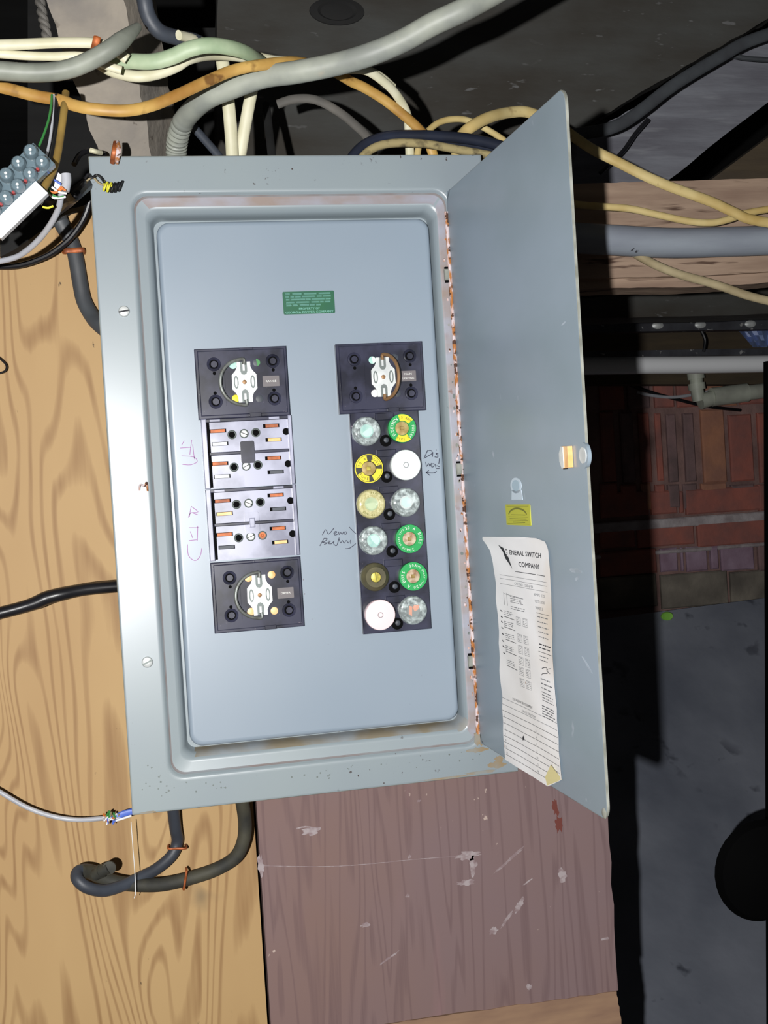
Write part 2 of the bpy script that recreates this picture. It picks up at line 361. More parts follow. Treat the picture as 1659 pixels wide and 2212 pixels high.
for l in ([(560, 1870), (700, 1872), (800, 1866), (900, 1856), (1040, 1846)],): pur.stroke(l, 1.2, fnw, 1)
pur.stroke([(640, 1790), (660, 1786), (690, 1790)], 3, fnw, 1)
tag(pur.build('painted_board', [M['purp'], M['scuff'], M['redsp']]), 'scuffed purple-brown painted board under the panel beside the tan plywood', 'board')
bw = slab_px('bottom_rail', [(800, 2218), (1000, 2188), (1200, 2160), (1332, 2142), (1345, 2230), (1345, 2330), (800, 2330)], YW - .001, .03, M['barewood'],
    'pale bare wooden rail at the bottom edge below the purple board', 'rail', jag=1.5)
# timber, joists, upper boards
slab_px('joist_face', [(469, -160), (2000, -160), (1750, -10), (1659, 40), (1400, 190), (1236, 290), (980, 292), (800, 330), (640, 350), (469, 345)], .42, .05, M['dk'],
        'dark sooty ceiling joist face with a round knot above the panel', 'joist', jag=2)
b = MB(); c0 = at(728, 25, .42)
b.lathe((c0.x, c0.y + .001, c0.z), [(.034, 0), (.033, .003), (.024, .004), (.020, .001), (.012, .002)], 26, 0, 1.1, .55)
k = b.build('wood_knot', M['vdk']); tag(k, 'oval dark knot bulging from the sooty joist face', 'knot')
slab_px('diagonal_brace', [(1250, 300), (1420, 205), (1560, 120), (1700, 45), (1700, 190), (1659, 221), (1444, 389), (1444, 420), (1230, 420)], .40, .05, M['dk2'],
        'slate grey rough board slanting up to the right edge beneath the dark cable', 'board', jag=2)
slab_px('floor_board', [(1500, 416), (1539, 386), (1659, 297), (1720, 250), (1720, 430), (1500, 430)], .52, .04, M['dk3'],
        'olive brown board in the corner above the brown timber at right', 'board')
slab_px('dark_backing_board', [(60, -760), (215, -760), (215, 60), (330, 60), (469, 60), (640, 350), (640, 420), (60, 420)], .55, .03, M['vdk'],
        'dark board behind the cables above the left of the panel', 'board')
# brown timber with the conduit
b = MB(); Yt = .22
TL, TR, BL, BR = at(1150, 398, Yt), at(1720, 384, Yt), at(1150, 618, Yt), at(1720, 596, Yt)
zt, zb = (at(1305, 395, Yt).z), at(1325, 618, Yt).z
t = slab_px('ledger_timber', [(1130, 400), (1305, 395), (1440, 391), (1720, 384), (1720, 583), (1500, 596), (1325, 600), (1130, 606)], Yt, .07, M['timber'], 'rough brown horizontal timber behind the grey conduit at right', 'timber', jag=.8)
slab_px('batten', [(1130, 607), (1325, 601), (1500, 597), (1720, 584), (1720, 604), (1640, 612), (1500, 620), (1325, 622), (1130, 630)], Yt + .008, .05, M['timber'], 'thin pale batten along the bottom of the brown timber', 'batten', jag=.6)
b = MB(); b.tube([at(1140, 508, .19), at(1310, 518, .19), at(1450, 525, .19), at(1580, 522, .19), at(1740, 517, .19)], .0178, n=20, res=6)
tag(b.build('conduit', M['pvc_grey'], origin=at(1310, 518, .19)), 'thick grey conduit running along the brown timber at right', 'conduit')
# beam below it and the far things
slab_px('far_beam', [(1180, 650), (1395, 636), (1760, 618), (1760, 676), (1180, 690)], .95, .08, M['dk'], 'dark beam below the brown timber at right', 'beam', jag=1)
def bar(name, y0, y1, Y, m, label, cat, th=.03, x0=1150, bolts=()):
    o = thing(name, at(1500, (y0 + y1) / 2, Y), label, cat)
    c = at(1500, (y0 + y1) / 2, Y); A, B_ = at(x0, y1 + 3, Y), at(1780, y0 - 3, Y)
    hz = abs(at(1500, y0, Y).z - at(1500, y1, Y).z) / 2
    mb = MB(); L_, R_ = at(x0, (y0 + y1) / 2 + 6, Y) - c, at(1780, (y0 + y1) / 2 - 5, Y) - c
    mb.add([L_ + Vector((0, 0, -hz)), R_ + Vector((0, 0, -hz)), R_ + Vector((0, 0, hz)), L_ + Vector((0, 0, hz)),
            L_ + Vector((0, th, -hz)), R_ + Vector((0, th, -hz)), R_ + Vector((0, th, hz)), L_ + Vector((0, th, hz))],
           [(0, 1, 2, 3), (7, 6, 5, 4), (0, 4, 5, 1), (3, 2, 6, 7), (0, 3, 7, 4), (1, 5, 6, 2)])
    mb.build('rail', m, o)
    for px in bolts:
        q = at(px, (y0 + y1) / 2, Y) - c; q.z = L_.z + (R_.z - L_.z) * (q.x - L_.x) / (R_.x - L_.x)
        MB().lathe(q, [(.011, 0), (.011, .003), (.007, .006), (0.002, .007)], 14, 0, 1.3, .8).build('bolt', M['zinc'], o)
    return o
bar('iron_rail', 690, 714, 1.48, M['iron'], 'dark iron rail with bright bolts above the white pipe', 'rail', bolts=(1420, 1512, 1620))
bar('flat_iron', 755, 769, 1.50, M['iron'], 'narrow grey iron strip resting just over the white pipe', 'strip')
slab_px('sheathing_board', [(1180, 715), (1760, 700), (1760, 830), (1180, 830)], 1.72, .05, M['dk3'], 'dim brown board behind the white pipe', 'board')
b = MB(); b.tube([at(1150, 792, 1.35), at(1385, 789, 1.35), at(1520, 788, 1.35), at(1760, 784, 1.35)], .0196, n=20, res=3)
tag(b.build('white_pipe', M['pvc_white'], origin=at(1385, 789, 1.35)), 'bright white horizontal pipe in front of the brick wall', 'pipe')
o = thing('drain_pipe', at(1560, 850, 1.6), 'dull grey-green pipe with elbow and couplings under the white pipe', 'pipe'); c0 = at(1560, 850, 1.6)
q = lambda x, y, Y=1.6: at(x, y, Y) - c0
MB().tube([q(1512, 868), q(1560, 856), q(1700, 838)], .019, n=18, res=3).build('pipe_run', M['pvc_dull'], o)
MB().tube([q(1503, 800), q(1505, 838), q(1510, 866)], .016, n=16, res=4).build('elbow', M['pvc_dull'], o)
for x, y, dx, dy in ((1575, 853, 38, -5), (1505, 835, 1, 7), (1503, 812, 1, 7)):
    MB().tube([q(x - dx, y - dy), q(x, y), q(x + dx, y + dy)], .0235 if dx > 5 else .021, n=18, res=3).build('coupling', M['pvc_dull'], o)
b = MB(); b.tube([at(1376, 846, 1.775), at(1400, 853, 1.775), at(1450, 858, 1.775), at(1500, 852, 1.775), at(1560, 838, 1.775)], .004, .002, n=8)
tag(b.build('loose_wire', M['c_lgrey'], origin=at(1400, 853, 1.4)), 'thin pale wire drooping beneath the white pipe', 'wire')
b = MB(); b.tube([at(1260, 790, 1.78), at(1385, 840, 1.78), at(1460, 862, 1.78), at(1530, 878, 1.775), at(1600, 886, 1.782)], .0045, n=8)
tag(b.build('black_wire', M['c_black'], origin=at(1385, 840, 1.3)), 'thin black wire crossing in front of the bricks', 'wire')
b = MB(); b.tube([at(1515, 715, 1.5), at(1523, 735, 1.5), at(1520, 760, 1.5)], .004, n=8)
tag(b.build('hanging_wire', M['c_black'], origin=at(1520, 735, 1.5)), 'short black wire between the iron rail and the strip', 'wire')
# crumpled bag
b = MB(); n = 9; g = []
for i in range(n):
    for j in range(n):
        px = 1596 + 110 * i / (n - 1); py = 655 + 92 * j / (n - 1)
        if j > 4: px = 1600 + 40 * (j - 4) / 4 + (110 - 70 * (j - 4) / 4) * i / (n - 1)
        g.append(at(px, py, 1.56 + .02 * math.sin(i * 1.7 + j) + random.uniform(0, .006)))
g2 = [p + Vector((0, .03, 0)) for p in g]
fs = [(i * n + j, (i + 1) * n + j, (i + 1) * n + j + 1, i * n + j + 1) for i in range(n - 1) for j in range(n - 1)]
b.add(g + g2, fs + [tuple(reversed([k + n * n for k in f])) for f in fs]); 
tag(b.build('plastic_bag', M['blueplastic'], origin=g[0]), 'crumpled pale blue plastic bag hanging at the right edge', 'bag')
# brick wall (bricks and mortar in one mesh)
b = MB(); YB = 1.80
z_ = lambda py: at(1530, py, YB).z; x_ = lambda px: at(px, 1000, YB).x
b.box((x_(1150), YB, z_(1420)), (x_(1900), YB + .1, z_(800)), 0)
def brick(px0, px1, py0, py1, mi, dy=.0):
    a = at(px0, py0, YB); c = at(px1, py1, YB); j = lambda: random.uniform(-.0025, .0025)
    b.bbox((a.x + j(), YB - .012 - dy + j(), a.z + j()), (c.x + j(), YB + .01, c.z + j()), .004, mi)
cols = [1290, 1335, 1375, 1408, 1435, 1468, 1506, 1570, 1630, 1690, 1750, 1810]
for i in range(len(cols) - 1):
    brick(cols[i] + 2, cols[i + 1] - 3, 892 + random.uniform(-8, 8), 1040, (1, 3, 1, 1, 3, 3, 2, 1, 1, 3, 1)[i])
    brick(cols[i] + 5, cols[i + 1] - 1, 1046, 1096 + random.uniform(-5, 8) , (1, 1, 2, 1, 3, 3, 2, 3, 1, 2, 1)[i])
def row(y0, y1, xs, mis, skew=-10):
    for i in range(len(xs) - 1):
        s0 = skew * (xs[i] - 1420) / 230; s1 = skew * (xs[i + 1] - 1420) / 230
        brick(xs[i] + 2, xs[i + 1] - 2, y0 + s0, y1 + (s0 + s1) / 2, mis[i % len(mis)])
row(818, 880, [1290, 1350, 1405, 1455, 1520, 1590, 1660, 1760], (1, 3, 1, 1, 2, 1, 1))
row(1062 + 0, 1108, [1290, 1400, 1462, 1476, 1640, 1760], (1, 1, 1, 1, 1))
b.bbox((x_(1150), YB - .013, z_(1134)), (x_(1900), YB, z_(1113)), .003, 6)
b.bbox((x_(1150), YB - .013, z_(1189)), (x_(1900), YB, z_(1180)), .003, 6)
row(1131, 1176, [1290, 1370, 1500, 1660, 1800], (1, 1, 1))
row(1186, 1234, [1290, 1420, 1466, 1476, 1530, 1550, 1630, 1760], (1, 4, 4, 4, 4, 4, 3))
row(1244, 1305, [1290, 1420, 1572, 1800], (5, 5, 5))
ow = b.build('wall_brick', [M['mortar'], M['brickA'], M['brickB'], M['brickC'], M['brickD'], M['stone'], M['joint']], origin=(0, 0, 0)); struct(ow)
# concrete bank in front of the brick
def ybank(py): return 1.72 - (py - 1290) / (2212 - 1290) * .80
b = MB(); rows = 12; vs = []
for j in range(rows + 1):
    for i in range(9):
        px = 1180 + 620 * i / 8; py = (1322 - (px - 1420) * .13) + (2420 - 1322) * j / rows
        vs.append(at(px, py, ybank(py) + random.uniform(-.004, .004)))
nn = len(vs); vs += [v + Vector((0, .25, -.1)) for v in vs]
fs = [(j * 9 + i, j * 9 + i + 1, (j + 1) * 9 + i + 1, (j + 1) * 9 + i) for j in range(rows) for i in range(8)]
fs += [tuple(reversed([k + nn for k in f])) for f in fs]; fs += [(i, i + nn, i + 1 + nn, i + 1) for i in range(8)]
b.add(vs, fs)
struct(b.build('wall_concrete', M['conc']))
c0 = at(1440, 1331, ybank(1331) - .004)
b = MB(); b.lathe(c0, [(.0165, 0), (.0165, .004), (.014, .007), (.008, .0055), (.004, .0055)], 22, 0, 1, .7)
tag(b.build('bottle_cap', M['lime'], origin=c0), 'small lime green cap on the grey concrete below the bricks', 'cap')
# unidentified dark upright band and dark round shape at the right edge
slab_px('dark_band', [(1657, 780), (1760, 780), (1790, 2400), (1664, 2400)], .70, .012, M['hole'], 'black upright band at the right edge of the photo', 'post')
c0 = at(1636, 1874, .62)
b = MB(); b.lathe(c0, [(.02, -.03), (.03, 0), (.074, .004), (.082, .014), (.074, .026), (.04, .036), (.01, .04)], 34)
tag(b.build('dark_round_shape', M['hole'], origin=c0), 'large round black shape beside the band at lower right', 'knob')

# pale joist above the panel's left end
P1 = [at(92, -25, .0), at(262, -25, .0)]; P2 = [at(218, 352, .085), at(333, 352, .085)]
b = MB(); n = 10; vs = []
for i in range(n + 1):
    t = i / n; a = P1[0].lerp(P2[0], t); c = P1[1].lerp(P2[1], t); up = Vector((0.03, .06, .03))
    j = lambda: Vector((random.uniform(-.0022, .0022), 0, 0))
    a = a + j(); c = c + j(); vs += [a, a.lerp(c, .5) + Vector((0, -.002, -.002)), c, c + up, a + up]
b.add(vs, [(i * 5 + k, i * 5 + (k + 1) % 5, (i + 1) * 5 + (k + 1) % 5, (i + 1) * 5 + k) for i in range(n) for k in range(5)] + [(0, 1, 2, 3, 4), tuple(n * 5 + k for k in (4, 3, 2, 1, 0))])
tag(b.build('ceiling_joist', M['joist'], origin=P2[0], smooth=False), 'pale grey weathered joist coming out over the top left corner of the panel', 'joist')

# ------------------------------------------------------------------ the electrical panel (root at the top left corner of its cover)
LOC = Vector((0, 0, ZO))
panel = thing('electrical_panel', (0, 0, ZO), 'open grey metal fuse panel with its door swung out to the right', 'electrical panel')
X0, X1, Z0, Z1 = .0373, .338, -.0355, -.5787; CW, CH = .3755, .61
b = MB(); b.box((.012, .004, -CH + .012), (CW - .012, .022, -CH + .0135)); b.box((.012, .004, -.012), (CW - .012, YW - .0005, -.0135))
b.box((.012, .004, -.012), (.0135, YW - .0005, -CH + .012)); b.box((CW - .0135, .004, -.012), (CW - .012, YW - .0005, -CH + .012))
b.box((.012, .004, -CH + .012), (CW - .012, YW - .0005, -CH + .0135)); b.box((.012, YW - .002, -.012), (CW - .012, YW - .0005, -CH + .012))
b.build('box', M['paint'], panel)
def loops(prof, n=6):
    """bridge rounded rectangles: (inset, y, radius)"""
    L_ = []
    for ins, y, r in prof:
        if ins is None: L_.append([(x, y, z) for x, z in rrect(0, CW, 0, -CH, .0012, n)])
        elif ins == 'p': L_.append([(x, y, z) for x, z in rrect(.0022, CW - .0022, -.0022, -CH + .0022, .001, n)])
        elif ins == 'o': L_.append([(x, y, z) for x, z in rrect(.0006, CW - .0006, -.0006, -CH + .0006, .001, n)])
        else: L_.append([(x, y, z) for x, z in rrect(X0 + ins, X1 - ins * .86, Z0 - ins * 1.12, Z1 + ins * 1.18, r, n)])
    return L_
def bridge(mb, L_, mis=None):
    n = len(L_[0]); base = len(mb.v); mb.v += [tuple(v) for l in L_ for v in l]
    for k in range(len(L_) - 1):
        for i in range(n):
            j = (i + 1) % n; mb.f.append((base + k * n + i, base + k * n + j, base + (k + 1) * n + j, base + (k + 1) * n + i)); mb.m.append(mis[k] if mis else 0)
prof = [(None, .013, 0), (None, .0006, 0), ('o', 0, 0), ('p', 0, 0), (-.0040, 0, .0155), (-.0022, 0, .0150), (-.0010, .0004, .0145), (0, .0016, .0140), (.0008, .0030, .0135), (.0016, .0035, .0130), (.0024, .0037, .0130),
        (.0098, .0037, .0110), (.0114, .0041, .0105), (.0132, .0056, .0100), (.0150, .0084, .0095), (.0164, .0125, .0090), (.0174, .0190, .0085), (.0180, .0235, .008), (.024, .0235, .008)]
cov = MB(); bridge(cov, loops(prof, 8), [1, 1, 0, 0, 0, 0, 0, 0, 2, 2, 0, 0, 0, 0, 0, 0, 0, 0])
# chips and rust on the rim
ch = cov
for i in range(70):
    r = random.Random(i); zz = r.uniform(Z1 + .03, Z0 - .03); xx = X1 - r.uniform(0, .006); s_ = r.uniform(.0005, .0018)
    ch.prism([(xx + s_ * r.uniform(.5, 1) * math.cos(a), zz + s_ * r.uniform(.6, 1.6) * math.sin(a)) for a in [j * math.pi / 4 for j in range(8)]], .0033, .0037, r.choice((3, 3, 1, 4)))
for i in range(46):
    r = random.Random(100 + i); xx = r.uniform(.05, .09) if i < 20 else r.uniform(.01, .35); zz = r.uniform(-.596, -.583) if i > 10 else r.uniform(-.6, -.56); s_ = r.uniform(.0003, .0010)
    if i <= 10: xx = r.uniform(.012, .034)
    ch.prism([(xx + s_ * math.cos(a), zz + s_ * r.uniform(.6, 1.3) * math.sin(a)) for a in [j * math.pi / 4 for j in range(8)]], -.0001, 0, 4)
for i_, f_i in enumerate(cov.f):
    if len(f_i) != 4 or cov.m[i_]: continue
    vv = [cov.v[k_] for k_ in f_i]
    if all(v_[2] < Z1 + .028 and v_[1] > .0040 for v_ in vv) and all(.06 < v_[0] < .36 for v_ in vv): cov.m[i_] = 5
    elif all(v_[0] > X1 - .012 and .0029 < v_[1] < .0045 for v_ in vv): cov.m[i_] = 6
    elif all(v_[2] > Z0 - .014 and .0034 < v_[1] < .0040 for v_ in vv): cov.m[i_] = 6
for px, py, a_, c_ in ((1034, 1594, 12, 22), (1030, 1620, 26, 6), (1072, 1652, 24, 8), (1040, 1668, 40, 4), (960, 1681, 60, 3), (420, 1748, 50, 3), (320, 1755, 20, 3), (1078, 1641, 12, 10)):
    p_ = at(px, py, 0) - LOC; rr_ = random.Random(px)
    cov.prism([(min(p_.x + a_ * .00045 * rr_.uniform(.6, 1.1) * math.cos(t_), CW - .001), max(p_.z + c_ * .00045 * rr_.uniform(.6, 1.1) * math.sin(t_), -CH + .0003)) for t_ in [2 * math.pi * j / 22 for j in range(22)]], -.00020 - .00003 * (px % 7), 0, 7)
cov.recalc = False
cover = cov.build('cover', [M['paint'], M['edge'], M['rustshade'], M['rust'], M['zincd'], M['dusty'], M['rim'], M['stain']], panel, ang=50)
cover['label'] = 'grey stepped cover frame'
# rust fringe along the lower edge and the corner by the hinge
for x, z in ((.0229, -.1433), (.0228, -.4689)):
    s = MB(); s.lathe((x, 0, z), [(.0052, 0), (.0052, .0012), (.0044, .0024), (.0025, .0031), (.0008, .0032)], 22)
    a = .15 if z > -.3 else .4; c, sn = math.cos(a), math.sin(a)
    hw = .0007; s.prism([(x + u * c - v * sn, z + u * sn + v * c) for u, v in ((-.0048, -hw), (.0048, -hw), (.0048, hw), (-.0048, hw))], -.0035, -.0029, 1)
    s.build('screw', [M['zinc'], M['ink' if z > -.3 else 'zincd']], panel, label='bright slotted screw on the cover edge')
for i, (px, py, a) in enumerate(((310, 1052, .0),)):
    p = at(px, py, 0) - panel.location
    s = MB(); s.tube([(p.x - .004, -.001, p.z - .003), (p.x - .003, -.003, p.z + .002), (p.x + .001, -.004, p.z + .001), (p.x + .003, -.003, p.z + .004), (p.x + .0035, -.001, p.z - .004)], .0009, n=8, res=5)
    s.build('burr', M['rust'], panel, label='small rusty hook on the left edge of the cover')
# dead front
PX0, PX1, PZ0, PZ1 = .0574, .3214, -.0588, -.5550; YP = .0105
df = MB(); lps = []
for ins, y, r in ((.0, .0230, .0125), (0, .0150, .0125), (.0003, .0133, .0122), (.0010, .0120, .0117), (.0020, .0111, .011), (.0033, YP, .010), (.005, YP, .009)):
    lps.append([(x, y, z) for x, z in rrect(PX0 + ins, PX1 - ins, PZ0 - ins, PZ1 + ins, r, 8)])
bridge(df, lps); n = len(lps[0]); k0 = len(df.v) - n; df.f.append(tuple(range(k0, k0 + n))); df.m.append(0); df.recalc = False
dead = df.build('dead_front', [M['plate']], panel, ang=50)
def L(px, py, Y): p = at(px, py, Y); return (p.x, p.z - ZO)
pl = lambda dy=.0002: (lambda a, c: (lambda p: (p[0], YP - dy, p[1]))(L(a, c, YP)))
# green label with its print
g = MB(); gx0, gx1, gz0, gz1 = .1722, .2222, -.1275, -.1493
g.prism(rrect(gx0, gx1, gz0, gz1, .0012), YP - .0004, YP)
gf = lambda u, v: (u, YP - .0006, v)
wds = [[(.052, .14), (.19, .36), (.41, .65), (.7, .93)], [(.05, .12), (.15, .22), (.24, .35), (.37, .63), (.67, .76), (.78, .93)], [(.06, .13), (.15, .32), (.34, .43), (.44, .54), (.56, .81), (.83, .93)],
       [(.06, .22), (.25, .51), (.55, .70), (.72, .79), (.81, .92)], [(.06, .16), (.18, .28), (.32, .5), (.52, .61), (.64, .72)]]
for i, rw in enumerate(wds):
    zc = gz0 - .0024 - i * .0027
    for a, c in rw:
        xa, xb = gx0 + .05 * a + 0, gx0 + .05 * c; x = xa
        while x < xb - .0004:
            g.prism([(x, zc - .0007), (x + .00075, zc - .0007), (x + .00075, zc + .0007), (x, zc + .0007)], YP - .0006, YP - .0004, 1); x += .00115
        g.prism([(xa, zc - .0004), (xb, zc - .0004), (xb, zc + .0003), (xa, zc + .0003)], YP - .0006, YP - .0004, 1)
g.text('PROPERTY OF', .0021, lambda u, v: gf((gx0 + gx1) / 2 + u, gz1 + .0042 + v), 1, 1.1)
g.text('GEORGIA POWER COMPANY', .0021, lambda u, v: gf((gx0 + gx1) / 2 + u, gz1 + .0008 + v), 1, 1.2)
g.build('warning_label', [M['grnlab'], M['minttxt']], dead, label='small green label with pale mint print')
# handwriting: strokes through photograph points
def z2(pts, sx_, sy_, k): return [(sx_ + a / k, sy_ + c / k) for a, c in pts]
hw = MB(); k = 5.53; A = lambda pts: z2(pts, 680, 1040, k)
for st in ([(90, 640), (130, 575), (165, 630), (232, 552)], [(225, 620), (262, 608), (250, 595), (228, 615), (240, 640), (272, 630)], [(285, 600), (290, 635), (310, 610), (325, 632), (345, 600)], [(355, 600), (350, 625), (372, 630), (382, 608), (362, 600)],
           [(412, 545), (445, 580), (490, 625)], [(60, 770), (110, 680)], [(110, 680), (150, 685), (120, 715), (90, 728), (150, 735), (110, 752)], [(155, 735), (185, 718), (165, 712), (160, 742), (200, 745)],
           [(200, 745), (230, 715), (225, 745), (262, 765), (290, 672)], [(290, 690), (310, 735), (330, 705), (350, 738), (375, 705), (400, 735), (412, 712)], [(425, 700), (430, 745)], [(365, 803), (420, 795), (490, 742)]):
    hw.stroke(A(st), 1.5, pl(), 0)
hw.build('handwriting', M['pen'], dead, label='black marker words New Bedroom')
hw = MB()
B2 = lambda pts: z2(pts, 680, 730, k)
for st in ([(1310, 1425), (1350, 1340)], [(1345, 1350), (1390, 1345), (1400, 1380), (1350, 1412), (1300, 1440)], [(1410, 1365), (1405, 1420)], [(1475, 1385), (1445, 1380), (1470, 1405), (1465, 1425), (1430, 1420)], [(1450, 1340), (1455, 1338)],
           [(1487, 1440), (1480, 1508)], [(1325, 1480), (1335, 1535), (1360, 1500), (1375, 1535), (1392, 1495)], [(1400, 1505), (1395, 1540), (1420, 1535), (1425, 1505), (1402, 1505)], [(1440, 1505), (1445, 1545)], [(1450, 1560), (1490, 1560)], [(1455, 1525), (1490, 1540)],
           [(1325, 1608), (1380, 1612), (1430, 1610), (1455, 1590)], [(1330, 1608), (1362, 1582)], [(1330, 1608), (1378, 1645)]):
    hw.stroke(B2(st), 1.6, pl(), 0)
hw.build('handwriting', M['pen'], dead, label='black marker word and arrow beside the white disc fuse')
hw = MB()
for st in ([(389, 968), (412, 966)], [(414, 950), (410, 982)], [(392, 985), (418, 987), (426, 997), (412, 1004), (394, 1003)], [(398, 952), (392, 962)], [(416, 960), (420, 992)]):
    hw.stroke(st, 1.3, pl(), 0)
hw.build('crayon_marks', M['purple'], dead, label='upper purple crayon marks left of the sockets')
hw = MB()
for st in ([(413, 1094), (409, 1116)], [(413, 1094), (428, 1106), (412, 1108), (407, 1118)], [(416, 1108), (427, 1112)], [(408, 1140), (430, 1140)], [(408, 1168), (426, 1166)], [(427, 1136), (426, 1168)], [(411, 1148), (416, 1162)], [(405, 1176), (407, 1200), (421, 1211), (432, 1202), (436, 1184)]):
    hw.stroke(st, 1.3, pl(), 0)
hw.build('crayon_marks', M['purple'], dead, label='lower purple crayon marks left of the sockets')
# ---------------------------------------------------- fuse strip on the right and the socket blocks on the left
FX0, FX1, FZ0, FZ1 = .2292, .2972, -.2455, -.4615
fb = MB(); YF = .0045
nrow = 6; ph = (FZ0 - .0025 - FZ1) / nrow
fb.bbox((FX0, YF, FZ1), (FX1, YP + .002, FZ0), .0008, 0)
for i in range(nrow):
    zt_ = FZ0 - .0025 - i * ph
    fb.box((FX0, YF - .0005, zt_ - .0004), (FX1, YF, zt_), 0)
    fb.bbox((FX0 + .024, YF - .0016, zt_ - .0075), (FX0 + .043, YF, zt_ - .0005), .0006, 0)
fblock = fb.build('fuse_block', [M['blk'], M['hole']], panel, label='black plug fuse block')
for px, py in ((833, 952), (835, 1030), (841, 1111), (847, 1191), (852, 1268), (858, 1347)):
    x, z = L(px, py, YF); s = MB()
    s.lathe((x, YF - .0001, z), [(.0058, 0), (.0058, .0004), (.0052, .0006)], 20, 1); s.lathe((x + .0005, YF - .0006, z + .0006), [(.0028, 0), (.0024, .0008), (.001, .0012)], 14, 0)
    s.build('screw_well', [M['c_slate'], M['hole']], fblock)

def wellpts(cx, cz, r, n=18): return circ(cx, cz, r, n)
def socket_block(z0, z1, bright, tabstyle):
    """a block of two empty pull-out halves with copper contacts"""
    x0, x1 = .0868, .1722; mb = MB(); yb = .0085
    mb.box((x0, yb, z1), (x1, YP + .003, z0), 0)                                   # base
    mb.bbox((x0, .0035, z1), (x0 + .0048, yb + .001, z0), .0006, 0)                # left rail
    mb.box((x0 + .0050, yb - .0003, z1 + .001), (x0 + .0078, yb, z0 - .002), 1)    # deep slot beside it
    mb.bbox((x1 - .0032, .0035, z1), (x1, yb + .001, z0), .0006, 0)
    mb.bbox((x0, .0045, z0 - .0034), (x1, yb + .001, z0), .0006, 2)                # top rail
    h = (z0 - z1) / 2
    mb.bbox((x0 + .006, .0060, z0 - h - .0017), (x1 - .004, yb + .001, z0 - h + .0013), .0006, 2)
    for i in range(2): mb.bbox((x0 + (.008 if i == 0 else .064), .0040, z0 - .0030), (x0 + (.018 if i == 0 else .074), .0046, z0 - .0006), .0003, 0)
    o = mb.build('socket_block', [M['blk_sheen'], M['hole'], M['blk']], panel, label='black empty socket block with copper contacts')
    for hf in range(2):
        zt_ = z0 - .0034 - hf * h + (.002 if hf else 0)
        for j, (xa, za) in enumerate(((.0078, .0062), (.0585, .0038), (.0090, .0185), (.0600, .0172))):
            c = bright[hf][j]
            s = MB(); s.prism([(x0 + xa, zt_ - za), (x0 + xa + .0155, zt_ - za), (x0 + xa + .0155, zt_ - za - .0036), (x0 + xa, zt_ - za - .0036)], yb - .0003, yb, 0)
            s.bbox((x0 + xa + (.0022 if j % 2 else .0006), yb - .0009, zt_ - za - .0034), (x0 + xa + .0145, yb - .0002, zt_ - za - .0003), .0002, 1)
            s.build('contact', [M['hole'], M[('copper', 'brass', 'c_slate', 'zinc')[c]]], o)
        for j, xa in enumerate((.0285, .040, .0512)):
            cx, cz = x0 + xa, zt_ - .0122 + j * .0004
            s = MB(); s.lathe((cx, yb, cz), [(.0044, 0), (.0044, .0006), (.0038, .0009), (.0034, .0002)], 20, 0)
            if j == 1:
                s.lathe((cx, yb - .0002, cz), [(.0033, 0), (.0031, .0008), (.001, .001)], 16, 2); s.stroke([(cx - .003, cz + .0014 * (-1) ** hf), (cx + .003, cz - .0014 * (-1) ** hf)], .0007, lambda u, v: (u, yb - .0013, v), 1)
            else: s.lathe((cx, yb - .0001, cz), [(.0032, 0), (.003, .0004), (.0014, .0004), (.001, .0008)], 16, 3 if (bright[1][1] == 0 and hf == 1 and j == 2 and tabstyle) else 1)
            s.build('terminal', [M['zincd'], M['hole'], M['zinc'], M['copper']], o)
        s = MB(); s.lathe((x1 - .0052, yb - .0001, zt_ - .0118), [(.0034, 0), (.0033, .0005)], 14, 0); s.build('keyway', M['hole'], o)
    zc = z0 - h
    if not tabstyle: s = MB().prism(rrect(x0 + .0355, x0 + .0485, zc + .0105, zc - .0105, .0018), .0052, .0088)
    else:
        s = MB().prism(rrect(x0 + .0350, x0 + .0490, zc + .0100, zc - .0100, .0018), .0070, .0088); s.bbox((x0 + .0395, .0045, zc - .0045), (x0 + .0445, .0075, zc + .0045), .0006, 0)
    s.build('interlock', M['blk'] if not tabstyle else M['blk_sheen'], o)
    return o
zmid = L(545, 1052, .006)[1]
socket_block(-.2460, zmid + .0005, ((0, 0, 3, 1), (0, 0, 3, 2)), False)
socket_block(zmid, -.3800, ((0, 0, 1, 2), (0, 0, 2, 1)), True)

